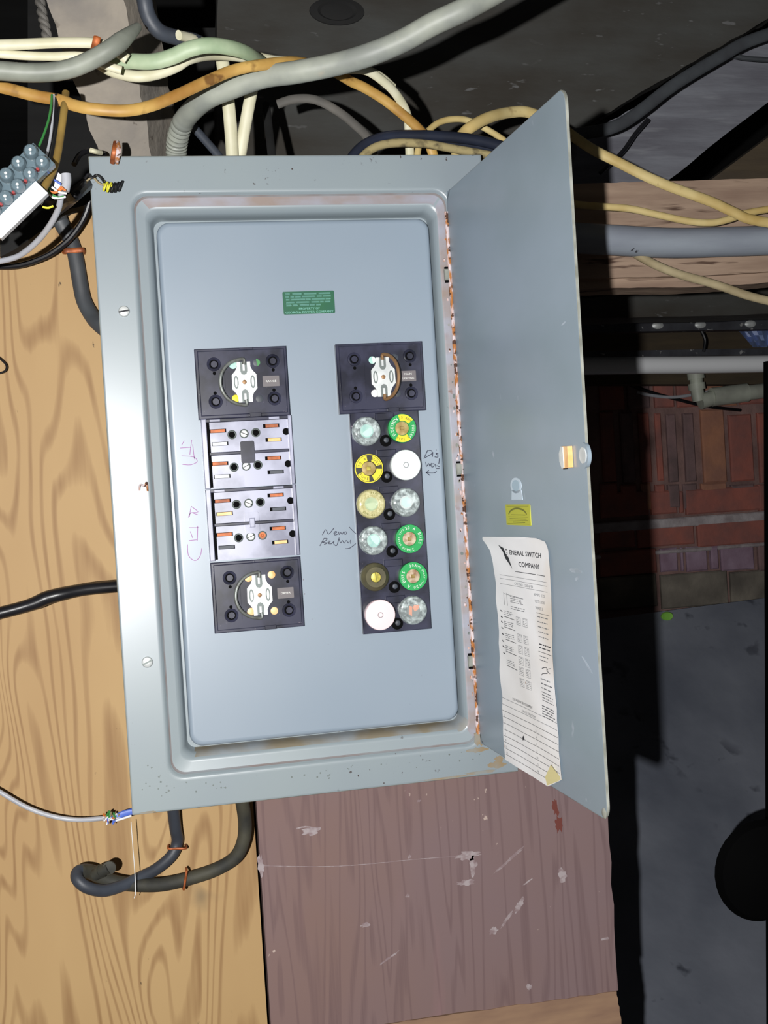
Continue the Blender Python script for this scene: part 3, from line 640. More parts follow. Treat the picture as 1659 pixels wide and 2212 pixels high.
# ---------------------------------------------------- pull-out fuse holders (separate things)
def pullout(x0, x1, z0, z1, label, title, bail_dir, dots, framed, bail_out=.004):
    yb = YP; o = thing('fuse_pullout', (x0, yb, ZO + z1), label, 'fuse holder', 'black fuse pull-outs')
    W, H = x1 - x0, z0 - z1; kx, kz = W / .085, H / .066
    T = lambda x, z: (x * kx, H - z * kz)          # mm from the top left -> local
    yf = -.0085
    mb = MB(); mb.bbox((0, yf + (.002 if framed else .0015), 0), (W, .001, H), .0008, 0)
    mb.bbox((.0025, yf, .0028), (W - .0022, yf + .004, H - .0022), .0008, 0)
    a = T(.041, 0); mb.bbox((a[0], yf + .0003, H - .0024), (a[0] + .013, yf + .002, H - .0002), .0003, 0)
    mb.bbox((.047 * kx, yf - .0004, .0), (.058 * kx, yf + .002, .0040), .0004, 0)
    mb.bbox((.026 * kx, yf - .0003, .012), (.0265 * kx, yf, H - .018), .0001, 0)
    mb.build('face_plate', M['blk'], o)
    for x, z in ((.0170, .0150), (.0715, .0140), (.0165, .0500), (.0710, .0495)):
        cx, cz = T(x, z); s = MB()
        s.lathe((cx, yf, cz), [(.0066, 0), (.0063, .0008), (.0052, .0013), (.0046, .0009), (.0042, .0002)], 26, 0)
        s.lathe((cx, yf - .0001, cz), [(.0042, 0), (.0042, .0002)], 20, 1)
        s.lathe((cx + .0002, yf - .0001, cz), [(.0032, 0), (.0030, .0005), (.001, .0005)], 18, 0)
        dz = -.0085 if z < .03 else .0080
        s.lathe((cx, yf, cz + dz), [(.0016, 0), (.0014, .0005)], 12, 1)
        s.build('screw_boss', [M['blk'], M['hole']], o)
    for (x, z), mm in zip(((.0345, .0165), (.0565, .0150), (.0350, .0480), (.0570, .0490)), dots):
        cx, cz = T(x, z); s = MB(); s.lathe((cx, yf, cz), [(.0036, 0), (.0036, .0003), (.0033, .0004)], 20, 0)
        if isinstance(mm, tuple): s.prism([(cx + .0032 * math.cos(t_), cz + .0032 * math.sin(t_)) for t_ in [math.pi * (.55 - j / 8) for j in range(9)]], yf - .0007, yf - .0003, 1); s.build('test_hole', [M[mm[0]], M[mm[1]]], o)
        else: s.build('test_hole', M[mm], o)
    # handle bracket
    cx, cz = T(.0440, .0330); yk = yf - .0022
    out = []
    q = [(-6.4, 19), (-3.2, 19), (-3.2, 10), (-2.2, 7.6), (0, 6.8), (2.2, 7.6), (3.2, 10), (3.2, 19), (6.4, 19), (6.4, 14.5), (8, 11), (11.6, 7), (11.8, -6.2), (8.2, -10.4), (6.6, -14), (6.6, -19), (3.2, -19), (3.2, -10), (2.2, -7.6), (0, -6.8), (-2.2, -7.6), (-3.2, -10), (-3.2, -19), (-6.6, -19), (-6.6, -14), (-8.4, -10.4), (-11.8, -6.2), (-11.6, 7), (-8, 11), (-6.4, 14.5)]
    s = MB(); s.prism([(cx + u * .001, cz + v * .001) for u, v in q], yk, yf - .0008, 0)
    for sg in (1, -1):     # sunk tongue in each slot
        s.prism([(cx + u * .001, cz + sg * v * .001) for u, v in ((-3.1, 19), (-3.1, 9), (-2, 7), (2, 7), (3.1, 9), (3.1, 19))], yk + .0009, yk + .0013, 1)
        s.bbox((cx - .0012, yk + .0002, cz + sg * .0105 if sg > 0 else cz - .0185), (cx + .0012, yk + .001, cz + .0185 if sg > 0 else cz - .0105), .0003, 0)
    for sg in (-1, 1):
        xx = cx + sg * .0078
        for r_, rr_, mi, dy in ((.0023, .0062, 1, .0002), (.0011, .0045, 0, .0005)):
            s.prism([(xx + r_ * math.cos(t_), cz + rr_ * math.sin(t_)) for t_ in [2 * math.pi * j / 20 for j in range(20)]], yk - dy, yk, mi)
    br = s.build('handle_bracket', [M['zinc'], M['zincd']], o)
    s = MB(); s.lathe((cx, yk, cz), [(.0021, 0), (.0019, .0006), (.0008, .0009)], 18); s.build('rivet', M['rivet'], br)
    s = MB(); n = 12; pp = []
    for i in range(n + 1):
        t_ = math.pi * i / n; pp.append((cx + bail_dir * .0235 * math.sin(t_) ** .9 + .0004, yk - bail_out * math.sin(t_) + .0002, cz + .0215 * math.cos(t_)))
    pp = [(cx + .0002, yk + .0003, cz + .0165)] + pp + [(cx + .0002, yk + .0003, cz - .0165)]
    s.tube(pp, .0017, n=10, res=4); s.build('bail', M['steelwire'] if bail_dir < 0 else M['rivet'], br, label='wire pull handle')
    a = T(.0610, .0280); c = T(.0765, .0380); s = MB()
    s.prism(rrect(a[0], c[0], a[1], c[1], .0006), yf - .0005, yf, 0)
    tz = (a[1] + c[1]) / 2; ls = title.split('|'); hgt = .0019
    for i, w_ in enumerate(ls):
        s.text(w_, hgt, lambda u, v: ((a[0] + c[0]) / 2 + u, yf - .0007, tz - hgt / 2 + v + (len(ls) - 1 - 2 * i) * .0021), 1, 1.15 if len(w_) < 7 else .95)
    s.build('name_plate', [M['greyplate'], M['wht']], o, label='grey name plate')
    return o
pullout(.0848, .1715, -.1800, -.2462, 'black pull-out with white bracket at the top of the left column', 'RANGE', -1, ('teal', ('c_slate', 'w_green'), 'fyel', 'c_slate'), False)
pullout(.0868, .1722, -.3815, -.4485, 'black pull-out with orange dots at the bottom of the left column', 'DRYER', -1, ('brass', 'brass', 'brass', 'brass'), True)
pullout(.2193, .3050, -.1802, -.2476, 'black pull-out with its handle to the right, above the plug fuses', 'MAIN|LIGHTING', .48, (('teal', 'wht'), 'c_slate', 'wht', 'c_slate'), False, .016)

# ---------------------------------------------------- plug fuses (separate things)
def arc_text(s, st, r, a_mid, size, y, mi, cx=0, cz=0, inward=False, gap=1.05):
    n = len(st); da = size * gap / r
    for i, c_ in enumerate(st):
        if c_ == ' ': continue
        a = a_mid + (-1 if not inward else 1) * (i - (n - 1) / 2) * da
        ro = a - math.pi / 2 if not inward else a + math.pi / 2
        rb = r - size / 2 if not inward else r + size / 2; cc, ss = math.cos(ro), math.sin(ro)
        s.text(c_, size, lambda u, v: (cx + rb * math.cos(a) + u * cc - v * ss, y, cz + rb * math.sin(a) + u * ss + v * cc), mi)
def sector(s, r0, r1, a0, a1, y, mi, n=10):
    A_ = [a0 + (a1 - a0) * i / n for i in range(n + 1)]
    s.prism([(r1 * math.cos(a), r1 * math.sin(a)) for a in A_] + [(r0 * math.cos(a), r0 * math.sin(a)) for a in reversed(A_)], y, y + .0003, mi)
def fuse(px, py, kind, label, rot=0):
    yt = -.0045; x, z = L(px, py, yt); o = thing('plug_fuse', (x, YF, ZO + z), label, 'fuse', 'plug fuses in the black block')
    h = YF - yt; R = .0141
    D = math.radians
    if kind in ('glass', 'glassy', 'glasso', 'hex'):
        mb = MB(); mb.lathe((0, 0, 0), [(.0136, 0), (.0138, h * .55), (.0125, h * .75), (.0075, h * .78)], 30, 0); mb.build('body', M['fringy' if kind == 'glassy' else 'fring'], o)
        s = MB(); s.lathe((0, -h * .79, 0), [(.0066, 0), (.0064, .0004)], 24, 0)
        if kind == 'glasso':
            s.prism([(-.005, -.003), (-.002, -.0055), (-.0012, .004), (-.0042, .005)], -h * .79 - .0012, -h * .79 - .0004, 1); s.prism([(.001, -.001), (.005, .001), (.006, .005), (.001, .0055), (-.001, .003)], -h * .79 - .0012, -h * .79 - .0004, 1)
        elif kind == 'hex':
            s.prism([(.0056 * math.cos(D(60 * j + 20)), .0056 * math.sin(D(60 * j + 20))) for j in range(6)], -h * .79 - .0010, -h * .79 - .0004, 1)
        else:
            c, sn = math.cos(rot), math.sin(rot); s.prism([(u * c - v * sn, u * sn + v * c) for u, v in ((-.0055, 0), (-.004, -.004), (0, -.0056), (.004, -.004), (.0055, 0), (.003, .0012), (-.003, .001))], -h * .79 - .0010, -h * .79 - .0004, 1)
        s.build('fuse_card', [M[{'glasso': 'zincd', 'hex': 'zinc'}.get(kind, 'teal')], M['orng' if kind == 'glasso' else 'tealb']], o)
        s = MB(); s.lathe((0, -h * .4, 0), [(R, 0), (R, h * .3), (.0132, h * .52), (.0105, h * .62), (.0080, h * .64), (.0076, h * .56), (.004, h * .60), (.0005, h * .61)], 36)
        arc_text(s, 'TYPE W', .0108, D(60), .0021, -h * 1.03, 1); arc_text(s, '20 AMP', .0108, D(250), .0021, -h * 1.03, 1)
        s.build('lens', [M['glassy' if kind == 'glassy' else 'glass'], M['zincd' if kind != 'glassy' else 'olive']], o)
        return o
    if kind in ('white', 'pink'):
        mb = MB(); mb.lathe((0, 0, 0), [(.0140, 0), (.0145, h * .5), (.0148, h * 1.15), (.0143, h * 1.25), (.013, h * 1.28), (.0026, h * 1.28)], 40)
        mb.build('body', M['fwhite' if kind == 'white' else 'fpink'], o)
        s = MB(); s.lathe((0, -h * 1.28, 0), [(.0027, -.0001), (.0027, .0003), (.0024, .0003), (.0024, .0001)], 24, 0); s.lathe((0, -h * 1.28, 0), [(.0023, 0), (.0021, .0005), (.0004, .0006)], 20, 1)
        s.build('button', [M['inkg'], M['fwhite' if kind == 'white' else 'fpink']], o); return o
    if kind == 'brass':
        mb = MB(); mb.lathe((0, 0, 0), [(.0138, 0), (.0138, h * .5), (.0132, h * .62), (.0118, h * .78), (.0102, h), (.0098, h * 1.06), (.0052, h * 1.06), (.005, h * .9)], 34); mb.build('body', M['fbrass'], o)
        s = MB(); s.lathe((0, -h * .9, 0), [(.0049, 0), (.0047, .0012), (.002, .0016)], 24, 0); s.stroke([(-.0008, .0046), (.0008, -.0046)], .0006, lambda u, v: (u, -h * .9 - .0018, v), 1)
        s.build('window', [M['fbrassb'], M['olive']], o); return o
    # printed ring fuses
    ring = {'green': 'fgreen', 'gy': 'fgreen', 'yb': 'fyel'}[kind]
    mb = MB(); mb.lathe((0, 0, 0), [(.0134, 0), (.0136, h * .7), (.0140, h * .85), (.0138, h), (.0072, h), (.0068, h * .85)], 36, 0); mb.build('body', M['fblk' if kind == 'yb' else ring], o)
    s = MB(); y = -h - .0003
    if kind == 'gy':
        sector(s, .0072, .0134, D(35), D(105), y, 1); sector(s, .0072, .0134, D(235), D(305), y, 1)
        arc_text(s, 'FUSETRON', .0105, D(170), .0030, y - .0002, 2, gap=.8); arc_text(s, 'FUSTAT', .0108, D(-20), .0026, y - .0002, 2, gap=.85)
        arc_text(s, '15 AMP', .0105, D(70), .0022, y - .0002, 3); arc_text(s, 'TYPE T', .0105, D(270), .0022, y - .0002, 3, inward=True)
    elif kind == 'yb':
        sector(s, .0130, .0139, 0, 2 * math.pi - .001, y, 1, 40)
        for a0, a1 in ((15, 70), (98, 172), (205, 268), (290, 355)): sector(s, .0072, .0126, D(a0), D(a1), y, 1)
        arc_text(s, 'BUSS', .0100, D(45), .0026, y - .0002, 3); arc_text(s, '30 A', .0100, D(138), .0028, y - .0002, 3); arc_text(s, 'FUSE', .0100, D(236), .0026, y - .0002, 3, inward=True)
    else:
        for i, (t_, a_, sz_) in enumerate((('BUSS', 0, .0030), ('20 A', 85, .0028), ('20A', 270, .0026))):
            arc_text(s, t_, .0108, D(a_) + rot, sz_, y - .0002, 2)
        arc_text(s, 'TIME DELAY TYPE S', .0108, D(180) + rot, .0017, y - .0002, 2)
    s.build('printed_ring', [M[ring], M['fyel'], M['wht'], M['fblk']], o)
    s = MB(); s.lathe((0, -h * .8, 0), [(.0070, 0), (.0066, .0006), (.004, .0008), (.0005, .0008)], 26, 0)
    s.bbox((-.002, -h * .8 - .0016, -.0018), (.002, -h * .8 - .0006, .0018), .0004, 1); s.build('window', [M['mica' if kind != 'green' else 'mica2'], M['mica' if kind != 'yb' else 'fbrassb']], o)
    return o
fuse(793, 931, 'glass', 'clear glass plug fuse at the top left of the twelve', .5)
fuse(869, 925, 'gy', 'green and yellow ringed plug fuse at the top right of the twelve')
fuse(797, 1012, 'yb', 'yellow and black ringed plug fuse')
fuse(876, 1004.5, 'white', 'white round disc fuse with a centre button')
fuse(803, 1088.5, 'glassy', 'yellowed glass plug fuse with a mint centre', 0)
fuse(878.5, 1085, 'hex', 'clear glass plug fuse right of the yellowed glass one')
fuse(808, 1168, 'glass', 'clear glass plug fuse left of the upper green ringed fuse', 2.2)
fuse(885, 1164, 'green', 'green ringed plug fuse, the upper of the two beside each other', 0)
fuse(812, 1247, 'brass', 'dull brass plug fuse with a yellow centre')
fuse(893, 1245, 'green', 'green ringed plug fuse right of the brass one', math.pi)
fuse(821, 1328, 'pink', 'pale pink round disc fuse at the bottom left of the twelve')
fuse(894, 1319, 'glasso', 'clear glass plug fuse with an orange card at the bottom right')

# ---------------------------------------------------- door (in its own hinge frame: u across, z up, off towards the viewer)
TH = 1.534; ct, st_ = math.cos(TH), math.sin(TH); DW = .3005
def D3(u, z, off=0): return (X1 + u * ct - off * st_, -u * st_ - off * ct + .0015, z)
zd0, zd1 = Z0 - .001, Z1 + .001
dm = MB()
def dl(ins, off, r): return [D3(u, z, off) for u, z in rrect(0 + ins * .2, DW - ins, zd0 - ins, zd1 + ins, r, 8)]
Ls = [dl(.0016, -.0024, .011), dl(0, -.0020, .012), dl(0, -.0006, .012), dl(.0007, 0, .0115), dl(.0016, 0, .011)]
# square corners on the hinge side come from the tiny radius there
bridge(dm, Ls, [1, 1, 1, 0]); n = len(Ls[0]); k0 = len(dm.v); 
dm.f.append(tuple(range(4 * n, 5 * n))); dm.m.append(0); dm.f.append(tuple(reversed(range(0, n)))); dm.m.append(0)
# the two hinge side corners are square
dm.add([D3(0, zd0, 0), D3(.013, zd0, 0), D3(0, zd0 - .013, 0), D3(0, zd0, -.003), D3(.013, zd0, -.003), D3(0, zd0 - .013, -.003)], [(0, 1, 2), (5, 4, 3), (0, 3, 4, 1), (0, 2, 5, 3)], 0)
dm.add([D3(0, zd1, 0), D3(.013, zd1, 0), D3(0, zd1 + .013, 0), D3(0, zd1, -.003), D3(.013, zd1, -.003), D3(0, zd1 + .013, -.003)], [(2, 1, 0), (3, 4, 5), (1, 4, 3, 0), (3, 5, 2, 0)], 0)
for u_, z_c, a_, c_, an in ((.268, -.3935, .014, .0022, 0), (.2700, -.3990, .006, .0016, .3), (.279, -.4640, .013, .0014, -.55), (.2720, -.2060, .006, .001, .2), (.262, -.497, .004, .001, 0)):  # painted glints where small dents in the door catch the light
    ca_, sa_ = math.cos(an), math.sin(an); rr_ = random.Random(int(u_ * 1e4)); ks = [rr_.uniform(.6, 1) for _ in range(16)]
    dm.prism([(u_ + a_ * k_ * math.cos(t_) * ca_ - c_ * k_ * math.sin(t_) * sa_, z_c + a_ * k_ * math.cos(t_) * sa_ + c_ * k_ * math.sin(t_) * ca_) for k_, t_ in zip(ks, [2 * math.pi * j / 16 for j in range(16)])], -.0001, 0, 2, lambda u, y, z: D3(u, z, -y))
door = dm.build('door', [M['doorpaint'], M['edge'], M['glint']], panel, ang=40, label='grey hinged door standing open')
# hinge barrel, rusty, with three knuckles
hb = MB(); pts = [(X1 - .0012, .0012, Z0 - .02 - (Z0 - Z1 - .03) * i / 60) for i in range(61)]
rr = [random.uniform(.8, 1.3) for _ in range(200)]
hb.tube(pts, .0017, n=8, res=1, rfn=lambda t: rr[int(t * 120)]); hb.build('hinge_rod', M['rust'], panel, label='rusty hinge line')
for i, (px, py) in enumerate(((972, 593), (994, 1013), (1020, 1428))):
    x, z = L(px, py, .001); s = MB(); s.bbox((X1 - .0068, -.0002, z - .0055), (X1 + .0002, .0038, z + .0055), .0008, 0)
    for dz in (-.0066, .0066): s.box((X1 - .0062, .0003, z + dz - .0009), (X1 + .0004, .0036, z + dz + .0009), 1)
    s.build('hinge_knuckle', [M['edge'], M['hole']], panel)
# latch near the free edge
s = MB(); zc = -.3066
s.prism(circ(.2975, zc, .0095, 30), -.0016, .0012, 0, lambda u, y, z: D3(u, z, -y)); s.prism([(.284, zc - .0075), (.297, zc - .0085), (.297, zc + .0085), (.284, zc + .0075)], -.0012, .0006, 0, lambda u, y, z: D3(u, z, -y))
s.prism(circ(.2985, zc, .006, 24), -.0024, -.0015, 1, lambda u, y, z: D3(u, z, -y))
s.prism(rrect(.2555, .2640, zc + .0085, zc - .0090, .0006), -.0004, 0, 3, lambda u, y, z: D3(u, z, -y))
s.prism([(.2600, zc - .0030), (.2640, zc - .0085), (.2760, zc - .0080), (.2760, zc + .0080), (.2640, zc + .0085), (.2600, zc + .0030)], -.0045, -.0004, 2, lambda u, y, z: D3(u, z, -y))
s.prism([(.2600, zc - .0030), (.2640, zc - .0085), (.2680, zc - .0080), (.2680, zc + .0080), (.2640, zc + .0085), (.2600, zc + .0030)], -.0050, -.0045, 1, lambda u, y, z: D3(u, z, -y))
s.build('latch', [M['doorpaint'], M['zinc'], M['brass'], M['hole']], door, label='orange and silver sliding latch')
s = MB(); fD = lambda o_: (lambda u, y, z: D3(u, z, -y))
el = lambda cx, cz, a, c_: [(cx + a * math.cos(2 * math.pi * i / 26), cz + c_ * math.sin(2 * math.pi * i / 26)) for i in range(26)]
s.prism(el(.1475, -.3262, .0135, .0068), -.0003, 0, 0, fD(0)); s.prism([(.1345, -.3385), (.1625, -.3385), (.1600, -.3300), (.1365, -.3300)], -.0003, 0, 0, fD(0)); s.prism(el(.1475, -.3262, .0095, .0048), -.0004, -.0003, 1, fD(0))
s.build('keyhole_sticker', [M['silver'], M['silver2']], door, label='pale silver keyhole-shaped sticker')
s = MB(); s.prism(rrect(.1185, .1790, -.3425, -.3605, .0012), -.0005, 0, 0, fD(0))
s.stroke([(.1260, -.3510), (.1330, -.3475), (.1480, -.3458), (.1640, -.3475), (.1710, -.3510)], .0016, lambda u, v: D3(u, v, .0007), 1)
for zz, a, c, wd in ((-.3440, .122, .176, .0003), (-.3515, .132, .168, .0006), (-.3532, .125, .173, .0004), (-.3548, .128, .170, .0006), (-.3562, .125, .173, .0004), (-.3578, .136, .166, .0007), (-.3592, .122, .176, .0003)):
    s.stroke([(a, zz), (c, zz)], wd, lambda u, v: D3(u, v, .0007), 1)
s.build('yellow_label', [M['yellab'], M['olive']], door, label='small yellow label with olive print')
# paper sheet glued to the door: rows (z, left u, right u, lift)
RW = [(-.3705, .148, .190, .0006), (-.3722, .0520, .2090, .0008), (-.3745, .0480, .2110, .0006), (-.3790, .0600, .2160, .0010), (-.3850, .0735, .2172, .0016), (-.3950, .0775, .2178, .0010), (-.4150, .0815, .2170, .0008), (-.4290, .0800, .2160, .0014), (-.4440, .0825, .2150, .0008),
      (-.4590, .0820, .2120, .0006), (-.4700, .0800, .2125, .0012), (-.4830, .0800, .2110, .0008), (-.4965, .0790, .2140, .0016), (-.5080, .0790, .2150, .0010), (-.5190, .0800, .2125, .0006), (-.5300, .0790, .2150, .0014), (-.5430, .0785, .2120, .0006), (-.5520, .0780, .2150, .0012), (-.5640, .0775, .2165, .0012), (-.5785, .0765, .2160, .0004)]
def rowat(z):
    for i in range(len(RW) - 1):
        if RW[i][0] >= z >= RW[i + 1][0]:
            t_ = (RW[i][0] - z) / (RW[i][0] - RW[i + 1][0]); return [RW[i][j] + (RW[i + 1][j] - RW[i][j]) * t_ for j in range(1, 4)]
    return RW[-1][1:] if z < RW[-1][0] else RW[0][1:]
def lift(u, z):
    a, c, l = rowat(z); t_ = (u - a) / max(c - a, 1e-4); return .0004 + l * (abs(2 * t_ - 1) ** 3) * .8 + .0004 * math.sin(t_ * 7 + z * 60) ** 2
def PS(u, v, d=.00025): return D3(u, v, lift(u, v) + d)
s = MB(); NU = 16; NZ = 90; cut = [[], []]
vs = []
for i in range(NZ + 1):
    z = RW[0][0] + (RW[-1][0] - RW[0][0]) * i / NZ; a, c, l = rowat(z)
    if z < -.5655: c = min(c, .2160 - (-.5655 - z) / .013 * .034)      # turned up corner
    for j in range(NU + 1):
        u = a + (c - a) * j / NU; vs.append(PS(u, z, 0))
nv = len(vs)
bk = []
for i in range(NZ + 1):
    z = RW[0][0] + (RW[-1][0] - RW[0][0]) * i / NZ; a, c, l = rowat(z)
    if z < -.5655: c = min(c, .2160 - (-.5655 - z) / .013 * .034)
    for j in range(NU + 1):
        u = a + (c - a) * j / NU; bk.append(D3(u, z, lift(u, z) - .0002))
fs = [(i * (NU + 1) + j, i * (NU + 1) + j + 1, (i + 1) * (NU + 1) + j + 1, (i + 1) * (NU + 1) + j) for i in range(NZ) for j in range(NU)]
s.add(vs + bk, fs + [tuple(reversed([q_ + nv for q_ in f])) for f in fs], 0)
s.add([D3(.1815, -.5780, .0010), D3(.2165, -.5650, .0012), D3(.2010, -.5560, .0042), D3(.1880, -.5690, .0048)], [(0, 1, 2, 3), (3, 2, 1, 0)], 2)       # folded corner
s.recalc = False
def line(u0, z0_, u1, z1_, wd=.0004, mi=1):
    n_ = 8; s.stroke([(u0 + (u1 - u0) * i / n_, z0_ + (z1_ - z0_) * i / n_) for i in range(n_ + 1)], wd, PS, mi, 1)
for e_ in (0, .0005): s.text('ENERAL SWITCH', .0042, lambda u, v: PS(.1615 + u + e_, -.3865 + v - e_ * .3, .00025 + e_ * .1), 1, 1.75)
s.text('G', .0052, lambda u, v: PS(.1140 + u, -.3872 + v), 1, 1.6)
for e_ in (0, .0005): s.text('COMPANY', .0042, lambda u, v: PS(.1690 + u + e_, -.3960 + v - e_ * .3, .00025 + e_ * .1), 1, 1.75)
s.add([PS(a, c_) for a, c_ in ((.0940, -.3790), (.1085, -.3815), (.1120, -.3865), (.1190, -.3890), (.1270, -.3990), (.1150, -.3925), (.1105, -.3905), (.1060, -.3850))], [(0, 1, 2, 7), (2, 3, 5, 6), (2, 6, 7), (3, 4, 5)], 1)
line(.134, -.4010, .184, -.4010, .0005); line(.187, -.4010, .206, -.4010, .0005)
for zz in (-.4060, -.4092, -.4140): line(.094, zz, .209, zz, .0003, 3)
s.text('CAT. NO. 1220-6MB', .0022, lambda u, v: PS(.153 + u, -.4128 + v), 3, 1.7)
s.text('AMPS  125', .0024, lambda u, v: PS(.190 + u, -.4190 + v), 3, 1.6); s.text('VOLTS 120/240', .0024, lambda u, v: PS(.190 + u, -.4245 + v), 3, 1.0); s.text('WIRES 3', .0024, lambda u, v: PS(.188 + u, -.4300 + v), 3, 1.4)
rp = random.Random(5)
def fakerows(u0, u1, z0_, z1_, step, wd=.0007, mi=3):
    z = z0_
    while z > z1_:
        u = u0; e = u1 - rp.uniform(0, .2) * (u1 - u0)
        while u < e:
            w_ = rp.uniform(.003, .009); line(u, z, min(u + w_, e), z, wd, mi); u += w_ + .0018
        z -= step
fakerows(.182, .210, -.4360, -.4560, .0042); line(.180, -.4330, .211, -.4330, .0003); fakerows(.182, .210, -.4590, -.4640, .0030, .0009, 1); line(.180, -.4655, .211, -.4655); fakerows(.182, .206, -.4690, -.4730, .0032)
s.stroke([(.186, -.4790), (.196, -.4770), (.199, -.4810), (.188, -.4830), (.184, -.4850)], .0006, PS, 1); s.stroke([(.206, -.4765), (.196, -.4790), (.204, -.4812)], .0004, PS, 1)
fakerows(.182, .208, -.4880, -.4960, .0038, .0009); fakerows(.182, .209, -.4990, -.5040, .0024); line(.182, -.5060, .210, -.5060)
fakerows(.180, .210, -.5110, -.5210, .0022, .0009)
for zz in (-.4390, -.4445, -.4490, -.4545, -.4600, -.4665, -.4715, -.4775): s.add([PS(a, zz + c_) for a, c_ in ((.0905, .0009), (.0950, -.0001), (.0945, -.0009), (.0905, -.0003))], [(0, 1, 2, 3)], 1)
for u in (.1015, .1095): line(u, -.4215, u, -.4330, .0006, 1)
line(.1015, -.4225, .150, -.4240, .0004, 3); fakerows(.118, .150, -.4240, -.4300, .0016, .0005); fakerows(.118, .160, -.4330, -.4350, .0018, .0006)
for zz in (-.4385, -.4480, -.4590, -.4700, -.4830): fakerows(.098, .122, zz, zz - .004, .0016, .0005); line(.098, zz - .005, .125, zz - .006, .0005)
for zz in (-.4410, -.4560, -.4660, -.4760, -.4850, -.4950):
    for u in (.130, .146):
        for (a0, b0, a1, b1) in ((0, 0, .011, 0), (.011, 0, .011, -.0068), (.011, -.0068, 0, -.0068), (0, -.0068, 0, 0)): line(u + a0, zz + b0, u + a1, zz + b1, .0003, 3)
        fakerows(u + .001, u + .011, zz - .001, zz - .006, .0014, .0004)
s.text('1. SUITABLE FOR SERVICE EQUIPMENT', .0022, lambda u, v: PS(.1325 + u, -.5178 + v), 1, .95)
for i in range(10): line(.0800, -.5200 - i * .0058, (.2135 if i < 8 else .19), -.5200 - i * .0058, .00035, 1 if i > 1 else 3)
s.text('CIRCUIT DIRECTORY', .0020, lambda u, v: PS(.147 + u, -.5248 + v), 3, 1.3)
for i in range(7): s.text(str(2 * i + 1), .0022, lambda u, v: PS(.0845 + u, -.5366 - i * .0058 + v), 3, 1.2); s.text(str(2 * i + 2), .0022, lambda u, v: PS(.1620 + u, -.5366 - i * .0058 + v), 3, 1.2)
s.add([PS(a, c_) for a, c_ in ((.128, -.5475), (.131, -.5455), (.133, -.5490), (.1275, -.5505))], [(0, 1, 2, 3)], 1)
s.build('instruction_sheet', [M['paper'], M['ink'], M['paperb'], M['inkg']], door, label='creased white instruction sheet with curled edges')
# bare worn corner at the lower free end
s = MB(); s.lathe(D3(DW - .006, zd1 + .005, .0001), [(.0042, 0), (.003, .0007), (.001, .001)], 18, ax=(-st_, -ct, 0)); s.build('corner_bumper', M['edge'], door, label='pale bumper at the lower free corner')

# ------------------------------------------------------------------ cables
def cable(name, pts, r, m, label, cat='cable', t=None, n=14, group=None, res=7, rfn=None, wig=0, extra=None):
    P = []
    for i, p in enumerate(pts): P.append(at(*p))
    b_ = MB(); b_.tube(P, r, t, n=n, res=res, rfn=rfn)
    o = b_.build(name, M[m], origin=P[0])
    if extra: extra(o)
    return tag(o, label, cat, group)
def seg(pts, y0, y1):
    n_ = len(pts) - 1; return [(a, c, y0 + (y1 - y0) * i / n_) for i, (a, c) in enumerate(pts)]
def ripple(t):   # wrinkles in the sheath where it bends down into the box
    return 1 + (.06 * math.sin(t * 330) if .02 < t < .2 else 0)
cable('service_cable', [(382, 362, .055), (381, 325, .05), (386, 290, .035), (402, 254, .015), (444, 214, -.015), (500, 190, -.03), (570, 166, -.045), (640, 156, -.06), (729, 138, -.075), (800, 117, -.09), (870, 88, -.10), (935, 52, -.11), (1000, 22, -.12), (1060, -10, -.12), (1200, -90, -.13)],
      .0100, 'c_grey', 'thickest grey cable rising from the box and sweeping across the top', n=20, res=12, rfn=ripple)
cable('grey_cable', [(-40, 152, -.12), (0, 153, -.12), (58, 157, -.12), (116, 155, -.12), (162, 145, -.12), (208, 124, -.12), (247, 100, -.12), (278, 75, -.11), (298, 58, -.10)], .0076, 'c_grey2', 'thick grey cable with a tapering end over the pale joist', n=18,
      rfn=lambda t: 1 if t < .8 else 1 - (t - .8) * 2.6)
def staple(o, px, py, Y, w_, h_, ang, m='rust', nm='staple', parent=None):
    m = 'copper' if m == 'rust' else m
    c = at(px, py, Y); ca, sa = math.cos(ang), math.sin(ang); pr = o
    q_ = [(-w_ / 2, 0), (w_ / 2, 0)]
    b_ = MB(); X = Vector((ca, 0, sa)); b_.tube([c - X * (w_ / 2) + Vector((0, .012, 0)), c - X * (w_ / 2), c, c + X * (w_ / 2), c + X * (w_ / 2) + Vector((0, .012, 0))], .0012, .0012, n=8, res=4) if h_ < .003 else \
        b_.tube([c - X * (w_ / 2) + Vector((0, .012, 0)), c - X * (w_ / 2) * .95, c, c + X * (w_ / 2) * .95, c + X * (w_ / 2) + Vector((0, .012, 0))], h_ / 2, .0008, n=8, res=4)
    return b_.build(nm, M[m])
cable('white_cable', seg([(-40, 99), (0, 97), (60, 95), (130, 92), (200, 93), (240, 104), (275, 128)], -.09, -.08), .0046, 'c_white', 'upper white flat cable at the top left edge', t=.0032)
cable('white_cable', seg([(-40, 114), (0, 116), (50, 120), (110, 122), (180, 122), (225, 140), (262, 152)], -.085, -.075), .0038, 'c_white', 'lower white flat cable at the top left edge', t=.0028)
o = staple(None, 206, 96, -.10, .014, .006, math.pi / 2 - .3); tag(o, 'rusty staple over the upper white cable at top left', 'staple')
cable('greenish_cable', [(230, 135, -.05), (268, 132, -.06), (328, 133, -.07), (370, 123, -.075), (409, 106, -.08), (451, 98, -.08), (501, 104, -.07), (540, 118, -.05), (566, 138, -.02), (585, 175, 0)], .0070, 'c_green', 'broad pale green cable arching over to the right', t=.0048)
